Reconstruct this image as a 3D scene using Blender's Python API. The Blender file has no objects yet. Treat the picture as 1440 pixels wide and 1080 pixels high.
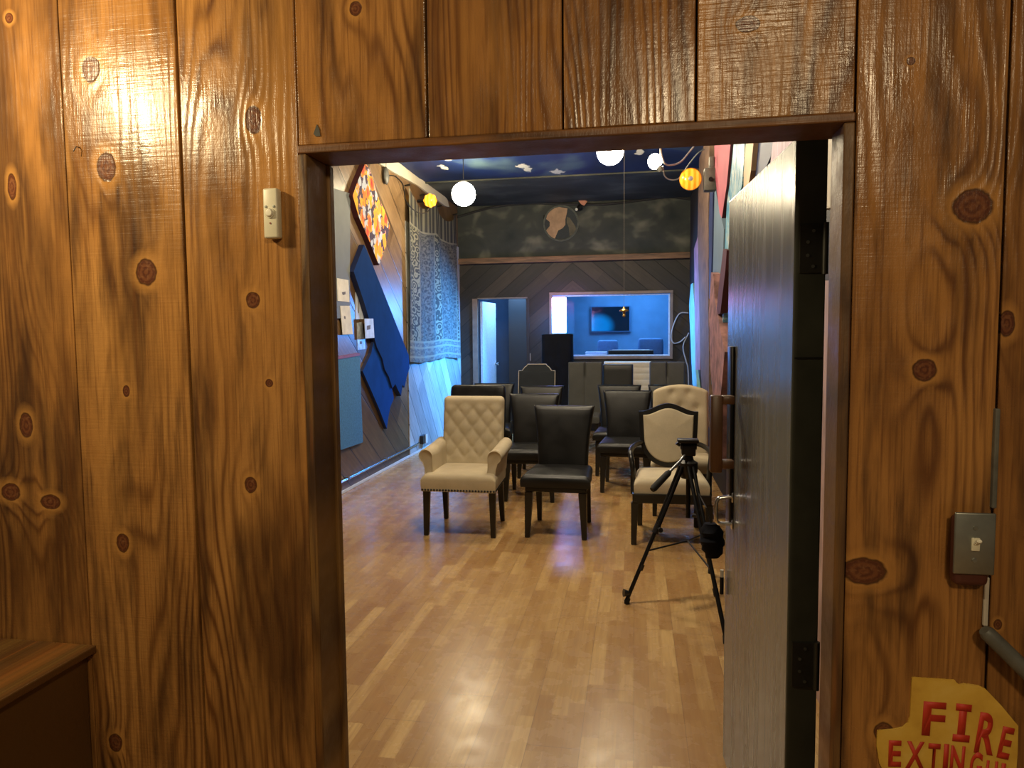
import bpy, bmesh, math, random
from mathutils import Vector, Matrix
random.seed(7)
C = bpy.context.scene.collection
PI = math.pi

# ------------------------------------------------------------------ camera
F, YAW, PITCH, ROLL, HC = 983.0, math.radians(9.98), math.radians(3.98), math.radians(-.538), 1.5
f_ = Vector((-math.sin(YAW)*math.cos(PITCH), math.cos(YAW)*math.cos(PITCH), -math.sin(PITCH)))
r_ = Vector((math.cos(YAW), math.sin(YAW), 0)); u_ = r_.cross(f_)
R_ = math.cos(ROLL)*r_ + math.sin(ROLL)*u_; U_ = -math.sin(ROLL)*r_ + math.cos(ROLL)*u_
CAM = Vector((0, 0, HC))
def ray(x, y): return R_*((x-720)/F) + U_*((540-y)/F) + f_
def onX(x, y, X): d = ray(x, y); return CAM + d*(X/d.x)
def onY(x, y, Y): d = ray(x, y); return CAM + d*(Y/d.y)
def onZ(x, y, Z): d = ray(x, y); return CAM + d*((Z-HC)/d.z)
cd = bpy.data.cameras.new('camera'); co = bpy.data.objects.new('camera', cd); C.objects.link(co)
co.matrix_world = Matrix(((R_.x, U_.x, -f_.x, 0), (R_.y, U_.y, -f_.y, 0), (R_.z, U_.z, -f_.z, HC), (0, 0, 0, 1)))
cd.sensor_width = 36; cd.lens = F/1440*36; cd.clip_start = .05
bpy.context.scene.camera = co

# ------------------------------------------------------------------ node helpers
class Mat:
    def __init__(s, name, rough=.5, spec=.5, metal=0, color=None):
        s.m = bpy.data.materials.new(name); s.m.use_nodes = True
        s.t = s.m.node_tree; s.L = s.t.links
        s.b = s.t.nodes['Principled BSDF']
        s.set('Roughness', rough); s.set('Specular IOR Level', spec); s.set('Metallic', metal)
        if color is not None: s.set('Base Color', color)
    def put(s, sock, v):
        if hasattr(v, 'is_output') or isinstance(v, bpy.types.NodeSocket): s.L.new(v, sock)
        elif v is not None:
            if isinstance(v, (tuple, list)) and len(v) == 3 and sock.type == 'RGBA': v = (*v, 1)
            sock.default_value = v
    def set(s, k, v): s.put(s.b.inputs[k], v)
    def new(s, t): return s.t.nodes.new('ShaderNode'+t)
    def co(s, k='Object'):
        return s.new('TexCoord').outputs[k]
    def attr(s, name):
        n = s.new('Attribute'); n.attribute_name = name; return n.outputs['Fac']
    def mth(s, op, a, b=None, c=None, clamp=False):
        n = s.new('Math'); n.operation = op; n.use_clamp = clamp
        s.put(n.inputs[0], a)
        if b is not None: s.put(n.inputs[1], b)
        if c is not None: s.put(n.inputs[2], c)
        return n.outputs[0]
    def vm(s, op, a, b=None):
        n = s.new('VectorMath'); n.operation = op; s.put(n.inputs[0], a)
        if b is not None: s.put(n.inputs[1], b)
        return n.outputs['Value'] if op in ('LENGTH', 'DISTANCE', 'DOT_PRODUCT') else n.outputs['Vector']
    def sep(s, v): n = s.new('SeparateXYZ'); s.put(n.inputs[0], v); return n.outputs
    def comb(s, x, y, z=0.):
        n = s.new('CombineXYZ'); s.put(n.inputs[0], x); s.put(n.inputs[1], y); s.put(n.inputs[2], z); return n.outputs[0]
    def map(s, v, loc=(0,0,0), rot=(0,0,0), sc=(1,1,1)):
        n = s.new('Mapping'); s.put(n.inputs[0], v); n.inputs[1].default_value = loc; n.inputs[2].default_value = rot; n.inputs[3].default_value = sc
        return n.outputs[0]
    def noise(s, v, scale=1, detail=3, rough=.55, dist=0):
        n = s.new('TexNoise'); s.put(n.inputs['Vector'], v); n.inputs['Scale'].default_value = scale
        n.inputs['Detail'].default_value = detail; n.inputs['Roughness'].default_value = rough; n.inputs['Distortion'].default_value = dist
        return n.outputs[0]
    def white(s, v): n = s.new('TexWhiteNoise'); n.noise_dimensions = '3D'; s.put(n.inputs['Vector'], v); return n.outputs['Value']
    def vor(s, v, scale=1, feature='F1', out='Distance', rnd=1):
        n = s.new('TexVoronoi'); n.feature = feature; s.put(n.inputs['Vector'], v); n.inputs['Scale'].default_value = scale
        n.inputs['Randomness'].default_value = rnd; return n.outputs[out]
    def ramp(s, f, stops, interp='LINEAR'):
        n = s.new('ValToRGB'); n.color_ramp.interpolation = interp; e = n.color_ramp.elements
        while len(e) < len(stops): e.new(.5)
        for k, (p, c) in enumerate(stops):
            e[k].position = p; e[k].color = (*c, 1) if len(c) == 3 else c
        s.put(n.inputs[0], f); return n.outputs[0]
    def mix(s, f, a, b, mode='MIX'):
        n = s.new('Mix'); n.data_type = 'RGBA'; n.blend_type = mode
        s.put(n.inputs[0], f); s.put(n.inputs[6], a); s.put(n.inputs[7], b); return n.outputs[2]
    def mr(s, v, a, b, c=0., d=1., smooth=False):
        n = s.new('MapRange'); n.interpolation_type = 'SMOOTHSTEP' if smooth else 'LINEAR'
        s.put(n.inputs[0], v)
        for k, q in zip((1,2,3,4), (a,b,c,d)): n.inputs[k].default_value = q
        return n.outputs[0]
    def bump(s, h, strength=.3, dist=.01):
        n = s.new('Bump'); n.inputs['Strength'].default_value = strength; n.inputs['Distance'].default_value = dist
        s.put(n.inputs['Height'], h); s.put(s.b.inputs['Normal'], n.outputs[0])

M = {}
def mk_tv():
    m = Mat('tv_painted_reflection', .12, .5, color=(.004,.004,.006)); c = m.co()
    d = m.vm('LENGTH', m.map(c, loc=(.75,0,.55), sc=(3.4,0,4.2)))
    m.set('Emission Color', (.0,.28,1)); m.set('Emission Strength', m.mr(d, .5, 1.15, .62, .03, True)); M['tv_painted_reflection'] = m.m  # blue light's reflection painted into the black screen as a soft glowing patch
def flat(name, col, rough=.5, metal=0, spec=.5, var=.12, scale=30, bump=0, stretch=(1,1,1)):
    """plain material with a little procedural variation of its own colour"""
    m = Mat(name, rough, spec, metal)
    n = m.noise(m.map(m.co(), sc=stretch), scale, 4)
    a = tuple(max(0, c*(1-var)) for c in col); b = tuple(min(1, c*(1+var)) for c in col)
    m.set('Base Color', m.ramp(n, [(.3, a), (.7, b)]))
    if bump: m.bump(n, bump, .004)
    M[name] = m.m; return m.m
def emit(name, col, strength):
    m = Mat(name, .3); m.set('Base Color', (.8,.8,.8)); m.set('Emission Color', col); m.set('Emission Strength', strength)
    M[name] = m.m; return m

# ---- knotty varnished pine of the front wall
KN = [(128,98,15,19),(150,235,16,22),(206,383,17,20),(356,168,13,20),(355,422,11,12),(352,682,10,12),(378,539,6,6),(173,763,11,15),
      (163,1044,12,15),(178,550,6,9),(12,25,7,8),(36,598,12,20),(70,706,18,12),(14,692,18,14),(16,262,8,20),(500,12,9,10),(1368,290,23,21),
      (1281,86,5,5),(1300,520,14,14),(1421,455,9,17),(1215,803,27,18),(1408,882,5,7),(1243,1030,12,14),(1052,33,15,10)]
def pine(name, cols, knots=True, axis='xz', freq=230, rough=.32, bstr=.35, hot=1.0):
    m = Mat(name, rough, .45)
    c = m.co(); x, y, z = m.sep(c)
    if axis == 'yz': x = y
    if axis == 'zx': x, z = z, x
    bd = m.attr('bd'); tone = m.attr('bt'); saw = m.attr('bs')
    off = m.mth('MULTIPLY', bd, 37.)
    p = m.comb(x, off, z)
    big = m.noise(m.map(p, sc=(3.2,1,.55)), 1.0, 2.5, .5)
    wav = m.noise(m.map(p, sc=(9,1,1.1)), 1.0, 2, .5)
    fld = m.mth('MULTIPLY_ADD', x, 1.0, m.mth('MULTIPLY', big, .62))
    fld = m.mth('MULTIPLY_ADD', wav, .10, fld)
    dmin = None
    if knots:
        for (kx, ky, rx, ry) in KN:
            q = onY(kx, ky, 1.4); sx, sz = rx*1.45/F, ry*1.45/F
            d = m.vm('LENGTH', m.map(c, loc=(-q.x/sx, 0, -q.z/sz), sc=(1/sx, 0, 1/sz)))
            g = m.mth('DIVIDE', sx*2.6, m.mth('MULTIPLY_ADD', m.mth('POWER', d, 2.), .3, 1.))
            fld = m.mth('ADD', fld, g)
            dmin = d if dmin is None else m.mth('MINIMUM', dmin, d)
    fine = m.noise(m.map(p, sc=(230,1,5)), 1, 3, .6)
    ring = m.mth('SINE', m.mth('MULTIPLY_ADD', fine, 1.6, m.mth('MULTIPLY', fld, freq)))
    ring = m.mr(ring, -1, 1)
    ringc = m.mth('POWER', ring, 2.6)
    blot = m.noise(m.map(p, sc=(7,1,2.2)), 1, 4, .6)
    col = m.ramp(m.mth('MULTIPLY_ADD', blot, .55, m.mth('MULTIPLY', tone, .45)), [(.25, cols[0]), (.5, cols[1]), (.78, cols[2])])
    bold = m.mth('MULTIPLY', m.mth('LESS_THAN', saw, .15), .8)
    col = m.mix(m.mth('MULTIPLY', ringc, m.mth('MAXIMUM', bold, m.mr(m.noise(m.map(p, sc=(5,1,.8)), 1, 2), .44, .62, .12, .9))), col, cols[3])
    col = m.mix(m.mr(fine, .50, .70, 0, .6), col, cols[3])
    stain = m.noise(m.map(p, loc=(4,0,2), sc=(16,1,2.0)), 1, 4, .62)
    col = m.mix(m.mr(stain, .50, .68, 0, .8), col, cols[4])
    patch = m.noise(m.map(p, loc=(1,0,6), sc=(6.5,1,1.5)), 1, 4, .6)
    col = m.mix(m.mr(patch, .47, .66, 0, .72), col, cols[4])
    col = m.mix(m.mr(m.noise(m.map(p, loc=(7,0,1), sc=(11,1,1.2)), 1, 3, .6), .55, .70, 0, .55), col, cols[5])
    streak = m.noise(m.map(p, loc=(9,0,5), sc=(55,1,1.3)), 1, 4, .65)
    col = m.mix(m.mr(streak, .54, .70, 0, .6), col, cols[3])
    col = m.mix(m.mr(m.noise(m.map(p, loc=(2,0,8), sc=(40,1,2.5)), 1, 3, .6), .6, .75, 0, .4), col, cols[5])
    if knots:
        wob = m.mth('MULTIPLY_ADD', m.noise(c, 60, 1), .3, m.mth('SUBTRACT', dmin, .15))
        halo = m.mr(wob, 1.0, 1.9, .75, 0.)
        col = m.mix(halo, col, cols[5])
        ins = m.mr(wob, .88, 1.02, 1., 0.)
        kc = m.ramp(m.mr(m.mth('SINE', m.mth('MULTIPLY', wob, 15.)), -1, 1), [(0, (.085,.026,.012)), (1, (.15,.052,.020))])
        kc = m.mix(m.mr(m.noise(c, 120, 3), .5, .75), kc, (.20,.085,.035))
        col = m.mix(ins, col, kc)
        rim = m.mth('MULTIPLY', m.mr(wob, .8, .93), m.mr(wob, .95, 1.08, 1., 0.))
        col = m.mix(m.mth('MULTIPLY', rim, .8), col, (.028,.009,.004))
    m.set('Base Color', col)
    sawn = m.mth('MULTIPLY', m.noise(m.map(c, sc=(7,1,190) if axis != 'zx' else (190,1,7)), 1, 3, .6), m.mth('MULTIPLY', saw, 1.3))
    pit = m.noise(m.map(c, sc=(140,140,60)), 1, 3, .65)
    if knots: ring = m.mth('MULTIPLY', ring, m.mth('SUBTRACT', 1., ins))
    h = m.mth('ADD', m.mth('MULTIPLY_ADD', fine, .35, m.mth('MULTIPLY', ring, .42)), m.mth('ADD', sawn, m.mth('MULTIPLY', pit, .5)))
    m.bump(h, bstr, .004)
    m.set('Roughness', m.mr(m.noise(c, 14, 3), .3, .75, rough*.8, rough*1.5))
    M[name] = m.m
pine('pine', [(.21,.090,.024),(.36,.165,.044),(.50,.255,.076),(.115,.043,.013),(.040,.018,.010),(.45,.215,.055)], rough=.22, bstr=.28)
pine('jamb_wood', [(.13,.062,.016),(.21,.105,.024),(.32,.17,.04),(.05,.02,.007),(.025,.012,.005),(.3,.1,.02)], knots=False, freq=160, rough=.5)
pine('lintel_wood', [(.14,.055,.012),(.20,.076,.015),(.30,.13,.028),(.07,.024,.008),(.03,.012,.006),(.3,.1,.02)], knots=False, axis='zx', freq=160, rough=.42)
pine('counter_wood', [(.12,.06,.016),(.17,.088,.022),(.23,.12,.03),(.08,.036,.01),(.07,.026,.01),(.3,.1,.02)], knots=False, freq=70, rough=.35)

# ---- laminate floor, 3-strip
def mk_floor():
    m = Mat('laminate', .3, .38)
    c = m.co(); x, y, z = m.sep(c)
    u = m.mth('DIVIDE', x, .0645); iu = m.mth('FLOOR', u)
    off = m.white(m.comb(iu, 3.3, 0.))
    v = m.mth('ADD', m.mth('DIVIDE', y, .40), m.mth('MULTIPLY', off, 5.)); iv = m.mth('FLOOR', v)
    rnd = m.white(m.comb(iu, iv, 1.))
    rnd2 = m.white(m.comb(iu, iv, 9.))
    gr = m.noise(m.comb(m.mth('MULTIPLY', x, 75.), m.mth('MULTIPLY', y, 3.2), m.mth('MULTIPLY', rnd, 40.)), 1, 4, .6)
    cat = m.noise(m.comb(m.mth('MULTIPLY', x, 14.), m.mth('MULTIPLY', y, 1.4), m.mth('MULTIPLY', rnd2, 60.)), 1, 2, .5)
    cat = m.mr(m.mth('SINE', m.mth('MULTIPLY', cat, 60.)), -1, 1)
    col = m.ramp(rnd, [(0, (.34,.185,.066)), (.3, (.41,.243,.092)), (.7, (.465,.290,.114)), (1, (.57,.378,.158))])
    col = m.mix(m.mr(gr, .40, .70, 0, .5), col, (.25,.12,.042))
    col = m.mix(m.mth('MULTIPLY', cat, .13), col, (.24,.115,.045))
    fu = m.mth('FRACT', u); fv = m.mth('FRACT', v)
    e1 = m.mth('LESS_THAN', m.mth('ABSOLUTE', m.mth('SUBTRACT', fu, .5)), .484)
    # board joints (each board three strips wide, 1.2 m long)
    u3 = m.mth('DIVIDE', x, .1935); fu3 = m.mth('FRACT', u3); iu3 = m.mth('FLOOR', u3)
    v3 = m.mth('ADD', m.mth('DIVIDE', y, 1.2), m.mth('MULTIPLY', m.white(m.comb(iu3, 7., 2.)), 4.)); fv3 = m.mth('FRACT', v3)
    j = m.mth('MAXIMUM', m.mth('GREATER_THAN', m.mth('ABSOLUTE', m.mth('SUBTRACT', fu3, .5)), .4935), m.mth('GREATER_THAN', m.mth('ABSOLUTE', m.mth('SUBTRACT', fv3, .5)), .4985))
    col = m.mix(m.mth('MULTIPLY', m.mth('SUBTRACT', 1., e1), .18), col, (.15,.07,.03))
    col = m.mix(m.mth('MULTIPLY', j, .55), col, (.12,.055,.025))
    m.set('Base Color', col)
    m.set('Roughness', m.mr(m.noise(c, 9, 4), .3, .7, .22, .32))
    m.bump(m.mth('SUBTRACT', m.mth('MULTIPLY', m.noise(m.map(c, sc=(60,8,1)), 1, 3), .4), m.mth('MULTIPLY', j, 1.5)), .12, .002)
    M['laminate'] = m.m
mk_floor()

# ---- diagonal planks on the left and back walls
def planks(name, axis, ang, width, cols, rough=.6, chev=None, bstr=.3):
    m = Mat(name, rough, .35)
    c = m.co(); X, Y, Z = m.sep(c)
    a = Y if axis == 'y' else X
    if chev is not None: a = m.mth('ABSOLUTE', m.mth('SUBTRACT', a, chev))
    ca, sa = math.cos(ang), math.sin(ang)
    u = m.mth('ADD', m.mth('MULTIPLY', a, sa), m.mth('MULTIPLY', Z, ca))
    v = m.mth('SUBTRACT', m.mth('MULTIPLY', a, ca), m.mth('MULTIPLY', Z, sa))
    un = m.mth('DIVIDE', u, width); iu = m.mth('FLOOR', un); fu = m.mth('FRACT', un)
    iv = m.mth('FLOOR', m.mth('MULTIPLY_ADD', v, .42, m.mth('MULTIPLY', m.white(m.comb(iu, 5., 1.)), 3.)))
    rnd = m.white(m.comb(iu, iv, 2.))
    p = m.comb(m.mth('MULTIPLY', u, 30.), m.mth('MULTIPLY', v, 1.7), m.mth('MULTIPLY', rnd, 50.))
    g = m.noise(p, 1, 5, .65, .4)
    bl = m.noise(c, 2.2, 4, .6)
    col = m.ramp(m.mth('MULTIPLY_ADD', g, .6, m.mth('MULTIPLY', rnd, .4)), [(.25, cols[0]), (.5, cols[1]), (.75, cols[2])])
    col = m.mix(m.mr(bl, .5, .72, 0, .5), col, cols[0])
    e = m.mr(m.mth('ABSOLUTE', m.mth('SUBTRACT', fu, .5)), .47, .495)
    col = m.mix(e, col, tuple(k*.15 for k in cols[0]))
    m.set('Base Color', col)
    m.bump(m.mth('SUBTRACT', m.mth('MULTIPLY', g, .6), e), bstr, .008)
    M[name] = m.m
planks('barn_planks', 'y', math.radians(37), .30, [(.058,.030,.012),(.130,.075,.031),(.225,.140,.068)], .38)
planks('pale_planks', 'y', math.radians(52), .26, [(.20,.20,.19),(.36,.36,.34),(.52,.52,.48)], .5)
planks('dark_planks', 'x', math.radians(40), .20, [(.009,.008,.007),(.018,.015,.012),(.038,.028,.018)], .55, chev=-.95)

def cloud(name, base, mid, hi, scale, th=(.45,.75), axis=(1,1,1), chips=0, rough=.7):
    m = Mat(name, rough, .3); c = m.co()
    n = m.noise(m.map(c, sc=axis), scale, 2.5 if name == 'smoke_paint' else 5, .55, .3)
    col = m.ramp(n, [(th[0]-.1, base), ((th[0]+th[1])/2, mid), (th[1], hi)])
    if chips:
        d = None
        for k, q in enumerate(CH):
            e = m.vm('LENGTH', m.map(c, loc=(-q.x*(9 if k % 2 else 6), -q.y*3.2, 0), sc=(9 if k % 2 else 6, 3.2, 0)))
            d = e if d is None else m.mth('MINIMUM', d, e)
        d = m.mth('ADD', d, m.mth('MULTIPLY', m.noise(c, 16, 3), 1.1))
        col = m.mix(m.mth('LESS_THAN', d, .95), col, (.62,.62,.56))
    m.set('Base Color', col); M[name] = m.m
CH = [onZ(x, y, 3.53) for x, y in ((628,222),(624,236),(736,234),(742,238),(784,242),(899,214))]
cloud('ceiling_paint', (.004,.008,.020), (.008,.022,.10), (.07,.12,.15), .8, (.40,.70), (1.2,.8,1), chips=1, rough=.55)
cloud('ceiling_dark', (.018,.021,.018), (.04,.044,.036), (.10,.105,.085), 1.1, (.35,.68), (1,1.6,1))
cloud('smoke_paint', (.012,.018,.020), (.034,.039,.036), (.115,.115,.09), 2.3, (.36,.70), (1,1,1.3))
cloud('wall_dark', (.008,.008,.009), (.014,.014,.015), (.03,.028,.026), 2.0)
flat('blue_wall', (.07,.20,.38), .6, var=.15, scale=3)
flat('hall_wall', (.02,.045,.09), .6, var=.2, scale=3)
flat('hall_dark', (.012,.010,.010), .6, var=.2, scale=3)
flat('white_paint', (.62,.62,.58), .45)
flat('soffit_paint', (.50,.45,.34), .6, scale=6, var=.06)
flat('black_gap', (.006,.005,.004), .9)
# ---- door
def mk_door():
    m = Mat('door_paint', .27, .5); c = m.co()
    g = m.noise(m.map(c, sc=(30,38,1.0)), 1, 4, .6); b = m.noise(m.map(c, sc=(3,5,.8)), 1, 3, .6)
    col = m.ramp(m.mth('MULTIPLY_ADD', b, .5, m.mth('MULTIPLY', g, .5)), [(.25, (.095,.096,.092)), (.52, (.13,.130,.120)), (.8, (.17,.168,.15))])
    m.set('Base Color', col); m.bump(g, .12, .004)
    m.set('Roughness', m.mr(g, .3, .7, .20, .31)); M['door_paint'] = m.m
mk_door()
flat('door_edge', (.055,.058,.044), .5, var=.25, scale=8)
flat('hinge_metal', (.06,.058,.05), .45, .6)
# ---- things
def leather(name, col, rough=.34):
    m = Mat(name, rough, .38); c = m.co()
    v = m.vor(c, 260); n = m.noise(c, 6, 4)
    m.set('Base Color', m.ramp(n, [(.3, tuple(k*.7 for k in col)), (.7, tuple(k*1.35 for k in col))]))
    m.bump(m.mth('ADD', m.mth('MULTIPLY', v, .4), m.mth('MULTIPLY', m.noise(c, 14, 3), .8)), .14, .006)
    m.set('Roughness', m.mr(n, .3, .7, rough*.8, rough*1.3)); M[name] = m.m
leather('black_leather', (.0055,.0056,.006), .38); leather('charcoal_vinyl', (.030,.030,.029), .5)
def linen(name, col, rough=.9):
    m = Mat(name, rough, .2); c = m.co(); x, y, z = m.sep(c)
    w = m.mth('MULTIPLY', m.mth('SINE', m.mth('MULTIPLY', x, 1500.)), m.mth('SINE', m.mth('MULTIPLY', z, 1500.)))
    n = m.noise(c, 8, 4)
    m.set('Base Color', m.mix(m.mr(m.noise(c, 180, 3), .35, .7, 0, .3), m.ramp(n, [(.3, tuple(k*.9 for k in col)), (.7, tuple(min(1, k*1.08) for k in col))]), tuple(k*.72 for k in col)))
    m.bump(w, .06, .002); M[name] = m.m
linen('beige_linen', (.50,.42,.285)); linen('cream_linen', (.56,.48,.34)); linen('grey_fabric', (.075,.075,.070)); linen('slate_fabric', (.022,.026,.032))
flat('black_wood', (.010,.009,.008), .3); flat('brown_wood', (.085,.034,.011), .4, scale=9, var=.3, stretch=(6,6,1))
flat('black_plastic', (.012,.012,.013), .4); flat('black_metal', (.012,.012,.013), .32, .5); flat('rubber', (.01,.01,.01), .8)
flat('chrome', (.75,.75,.76), .16, 1); flat('steel', (.30,.31,.28), .38, .85, var=.2, scale=14); flat('grey_alu', (.28,.30,.32), .35, .8)
flat('ivory_plastic', (.66,.62,.47), .38, var=.05); flat('cream_button', (.78,.74,.62), .3, var=.04); flat('dark_red_box', (.07,.018,.012), .5)
flat('brass', (.55,.36,.12), .28, 1); flat('paper', (.60,.55,.44), .8, var=.15, scale=10); flat('paper_blue', (.46,.50,.55), .6, var=.2, scale=10)
flat('foil', (.45,.48,.5), .4, .3, var=.4, scale=20); flat('ink', (.12,.10,.09), .8)
flat('grey_board', (.125,.135,.13), .7, var=.1, scale=4); flat('blue_carpet', (.05,.16,.28), .9, var=.2, scale=60, bump=.3)
flat('blue_cloth', (.005,.028,.115), .9, spec=.08, var=.15, scale=5); flat('blue_cloth_deep', (.006,.042,.19), .9, spec=.08, var=.15, scale=5); flat('red_brown', (.20,.045,.03), .6)
flat('cable_black', (.008,.008,.008), .5); flat('cable_white', (.33,.34,.33), .45); flat('grey_paint', (.09,.088,.075), .5, var=.25)
flat('rust_plank', (.12,.072,.045), .7, var=.65, scale=7, bump=.5, stretch=(1,3,1)); flat('grey_bark', (.20,.19,.17), .8, var=.6, scale=8, bump=.5, stretch=(1,3,1))
flat('mauve_paint', (.30,.15,.20), .6, var=.3, scale=5); flat('cyan_paint', (.22,.48,.52), .5, var=.2, scale=4); flat('navy_paint', (.008,.018,.075), .6, var=.2, scale=4)
flat('greyblue_paint', (.10,.15,.20), .6, var=.15, scale=3); flat('pink_cloth', (.30,.055,.085), .75, var=.12, scale=4); flat('maroon', (.055,.008,.012), .7)
flat('tan_wood', (.42,.28,.16), .6, var=.15, scale=6); flat('lilac_plank', (.26,.17,.25), .6, var=.5, scale=6, stretch=(1,5,.6), bump=.2)
flat('pink_rock', (.22,.105,.095), .8, var=.6, scale=9, bump=.6); flat('pale_plank', (.42,.36,.27), .6, var=.3, scale=5, stretch=(1,6,.7)); flat('pinkish_plank', (.42,.28,.25), .6, var=.35, scale=7, stretch=(1,6,.7), bump=.3)
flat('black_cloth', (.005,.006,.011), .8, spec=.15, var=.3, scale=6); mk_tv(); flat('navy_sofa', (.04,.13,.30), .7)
flat('sign_red', (.50,.032,.012), .6, var=.12, scale=12); flat('trim_rust', (.13,.065,.03), .6, var=.6, scale=6, stretch=(.5,1,4), bump=.3)
flat('pale_trim', (.45,.40,.33), .6); flat('window_wood', (.17,.12,.085), .5, var=.2, scale=10); flat('piano_black', (.006,.006,.008), .3); flat('bluewhite', (.45,.62,.8), .4)
flat('tan_plaster', (.30,.195,.12), .8, var=.25, scale=8); flat('olive_plaster', (.085,.075,.05), .8, var=.3, scale=8); flat('ring_paint', (.07,.078,.066), .8, var=.25, scale=20); flat('slate_paint', (.022,.028,.03), .8)
flat('salmon', (.40,.17,.11), .7); flat('pale_trimcord', (.16,.14,.12), .6)

def mk_marble():
    m = Mat('marbled_paint', .35, .5); c = m.co()
    n = m.noise(m.map(c, sc=(1,2.6,1.1)), 4.5, 5, .7, 1.2)
    m.set('Base Color', m.ramp(n, [(.25, (.015,.03,.03)), (.4, (.05,.20,.32)), (.5, (.10,.33,.50)), (.58, (.55,.62,.58)), (.72, (.22,.17,.12))]))
    m.bump(n, .6, .01); M['marbled_paint'] = m.m
mk_marble()
def mk_floral():
    m = Mat('floral_cloth', .8, .2); c = m.map(m.co(), sc=(1,1,.78))
    cw = m.vm('ADD', c, m.map(m.comb(m.noise(c, 14, 2), m.noise(m.map(c, loc=(5,1,2)), 14, 2), m.noise(m.map(c, loc=(1,8,3)), 14, 2)), loc=(-.5,-.5,-.5), sc=(.12,.12,.12)))
    base = (.055,.035,.06)
    col = base
    v2 = m.vor(m.map(cw, loc=(3,1,7)), 12); k2 = m.vor(m.map(cw, loc=(3,1,7)), 12, out='Color')
    col = m.mix(m.mth('LESS_THAN', v2, .52), col, m.ramp(m.sep(k2)[0], [(0, (.42,.44,.50)), (.4, (.75,.32,.02)), (.7, (.70,.30,.24)), (1, (.65,.45,.34))], 'CONSTANT'))
    v1 = m.vor(cw, 7.6)
    k1 = m.vor(cw, 7.6, out='Color')
    fc = m.ramp(v1, [(0, (.10,.02,.02)), (.12, (.55,.04,.03)), (.30, (.80,.10,.035)), (.44, (.88,.24,.02)), (.6, (.90,.36,.02))])
    fc = m.mix(m.mth('GREATER_THAN', m.sep(k1)[1], .55), fc, m.ramp(v1, [(0, (.8,.2,.1)), (.3, (.85,.30,.02)), (.6, (.92,.45,.04))]))
    col = m.mix(m.mth('LESS_THAN', v1, .49), col, fc)
    m.set('Base Color', col); M['floral_cloth'] = m.m
mk_floral()
def mk_tap():
    m = Mat('tapestry_weave', .85, .2); uv = m.new('UVMap').outputs[0]; u, v, w = m.sep(uv)
    c = m.comb(m.mth('MULTIPLY', u, 1.0), m.mth('MULTIPLY', v, 1.9), 0.)
    dam = m.mr(m.mth('SINE', m.mth('MULTIPLY', m.vor(c, 13), 17.)), -.3, .5)
    dam2 = m.mr(m.noise(c, 30, 3, .6), .45, .62)
    ground = m.mix(dam2, (.10,.10,.098), (.25,.24,.20))
    col = m.mix(m.mth('MULTIPLY', dam, .45), ground, (.30,.285,.23))
    # upright border bands
    def band(a, b): return m.mth('MULTIPLY', m.mth('GREATER_THAN', u, a), m.mth('LESS_THAN', u, b))
    bcol = m.mix(dam, (.10,.10,.085), (.42,.38,.25))
    for a, b in ((.02,.17), (.47,.58), (.93,.99)): col = m.mix(band(a, b), col, bcol)
    for a in (.175, .46, .59, .92):
        col = m.mix(band(a-.006, a+.006), col, (.36,.33,.25))
    top = m.mr(v, .80, .805); stripe = m.mr(m.mth('SINE', m.mth('MULTIPLY', u, 95.)), -.2, .5)
    col = m.mix(top, col, m.mix(stripe, (.09,.09,.085), (.30,.28,.20)))
    low = m.mr(v, .12, .125, 1, 0); col = m.mix(m.mth('MULTIPLY', low, .7), col, m.mix(dam2, (.20,.20,.19), (.36,.35,.29)))
    for a in (.03,.085,.12,.80):
        col = m.mix(m.mth('LESS_THAN', m.mth('ABSOLUTE', m.mth('SUBTRACT', v, a)), .006), col, (.40,.37,.27))
    m.set('Base Color', col); m.bump(m.mth('ADD', dam, dam2), .15, .004); M['tapestry_weave'] = m.m
mk_tap()
def mk_sign():
    m = Mat('sign_yellow', .55, .35); c = m.co()
    n = m.noise(c, 16, 4, .6)
    m.set('Base Color', m.ramp(n, [(.25, (.50,.28,.035)), (.55, (.62,.38,.055)), (.8, (.68,.46,.10))])); M['sign_yellow'] = m.m
mk_sign()
def mk_glass(name, rough=0.0, col=(1,1,1)):
    m = Mat(name, rough, .5); m.set('Base Color', col); m.set('Transmission Weight', 1.); m.set('IOR', 1.12); M[name] = m.m
mk_glass('pane_glass')
emit('globe_glow', (1, .84, .55), 115.); emit('bulb_glow', (1, .86, .6), 40.)
def mk_amber(name, strength):
    m = Mat(name, .12, .5); c = m.co()
    m.set('Base Color', (.85,.40,.02)); m.set('Emission Color', m.ramp(m.mr(m.mth('SINE', m.mth('MULTIPLY', m.sep(c)[0], 130.)), -1, 1), [(.2, (.75,.20,.005)), (.8, (1,.55,.06))])); m.set('Emission Strength', strength); M[name] = m.m
mk_amber('amber_glass', .75); mk_amber('amber_bright', 1.8)
def mk_led():
    m = Mat('led_face', .4); z = m.sep(m.co())[2]
    m.set('Base Color', (.5,.5,.5))
    m.set('Emission Color', m.ramp(m.mr(z, 0, .56), [(0, (.05,.32,1)), (.5, (.12,.36,1)), (.72, (.55,.36,1)), (1, (1,.25,.62))]))
    m.set('Emission Strength', 24.); M['led_face'] = m.m
mk_led()

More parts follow.
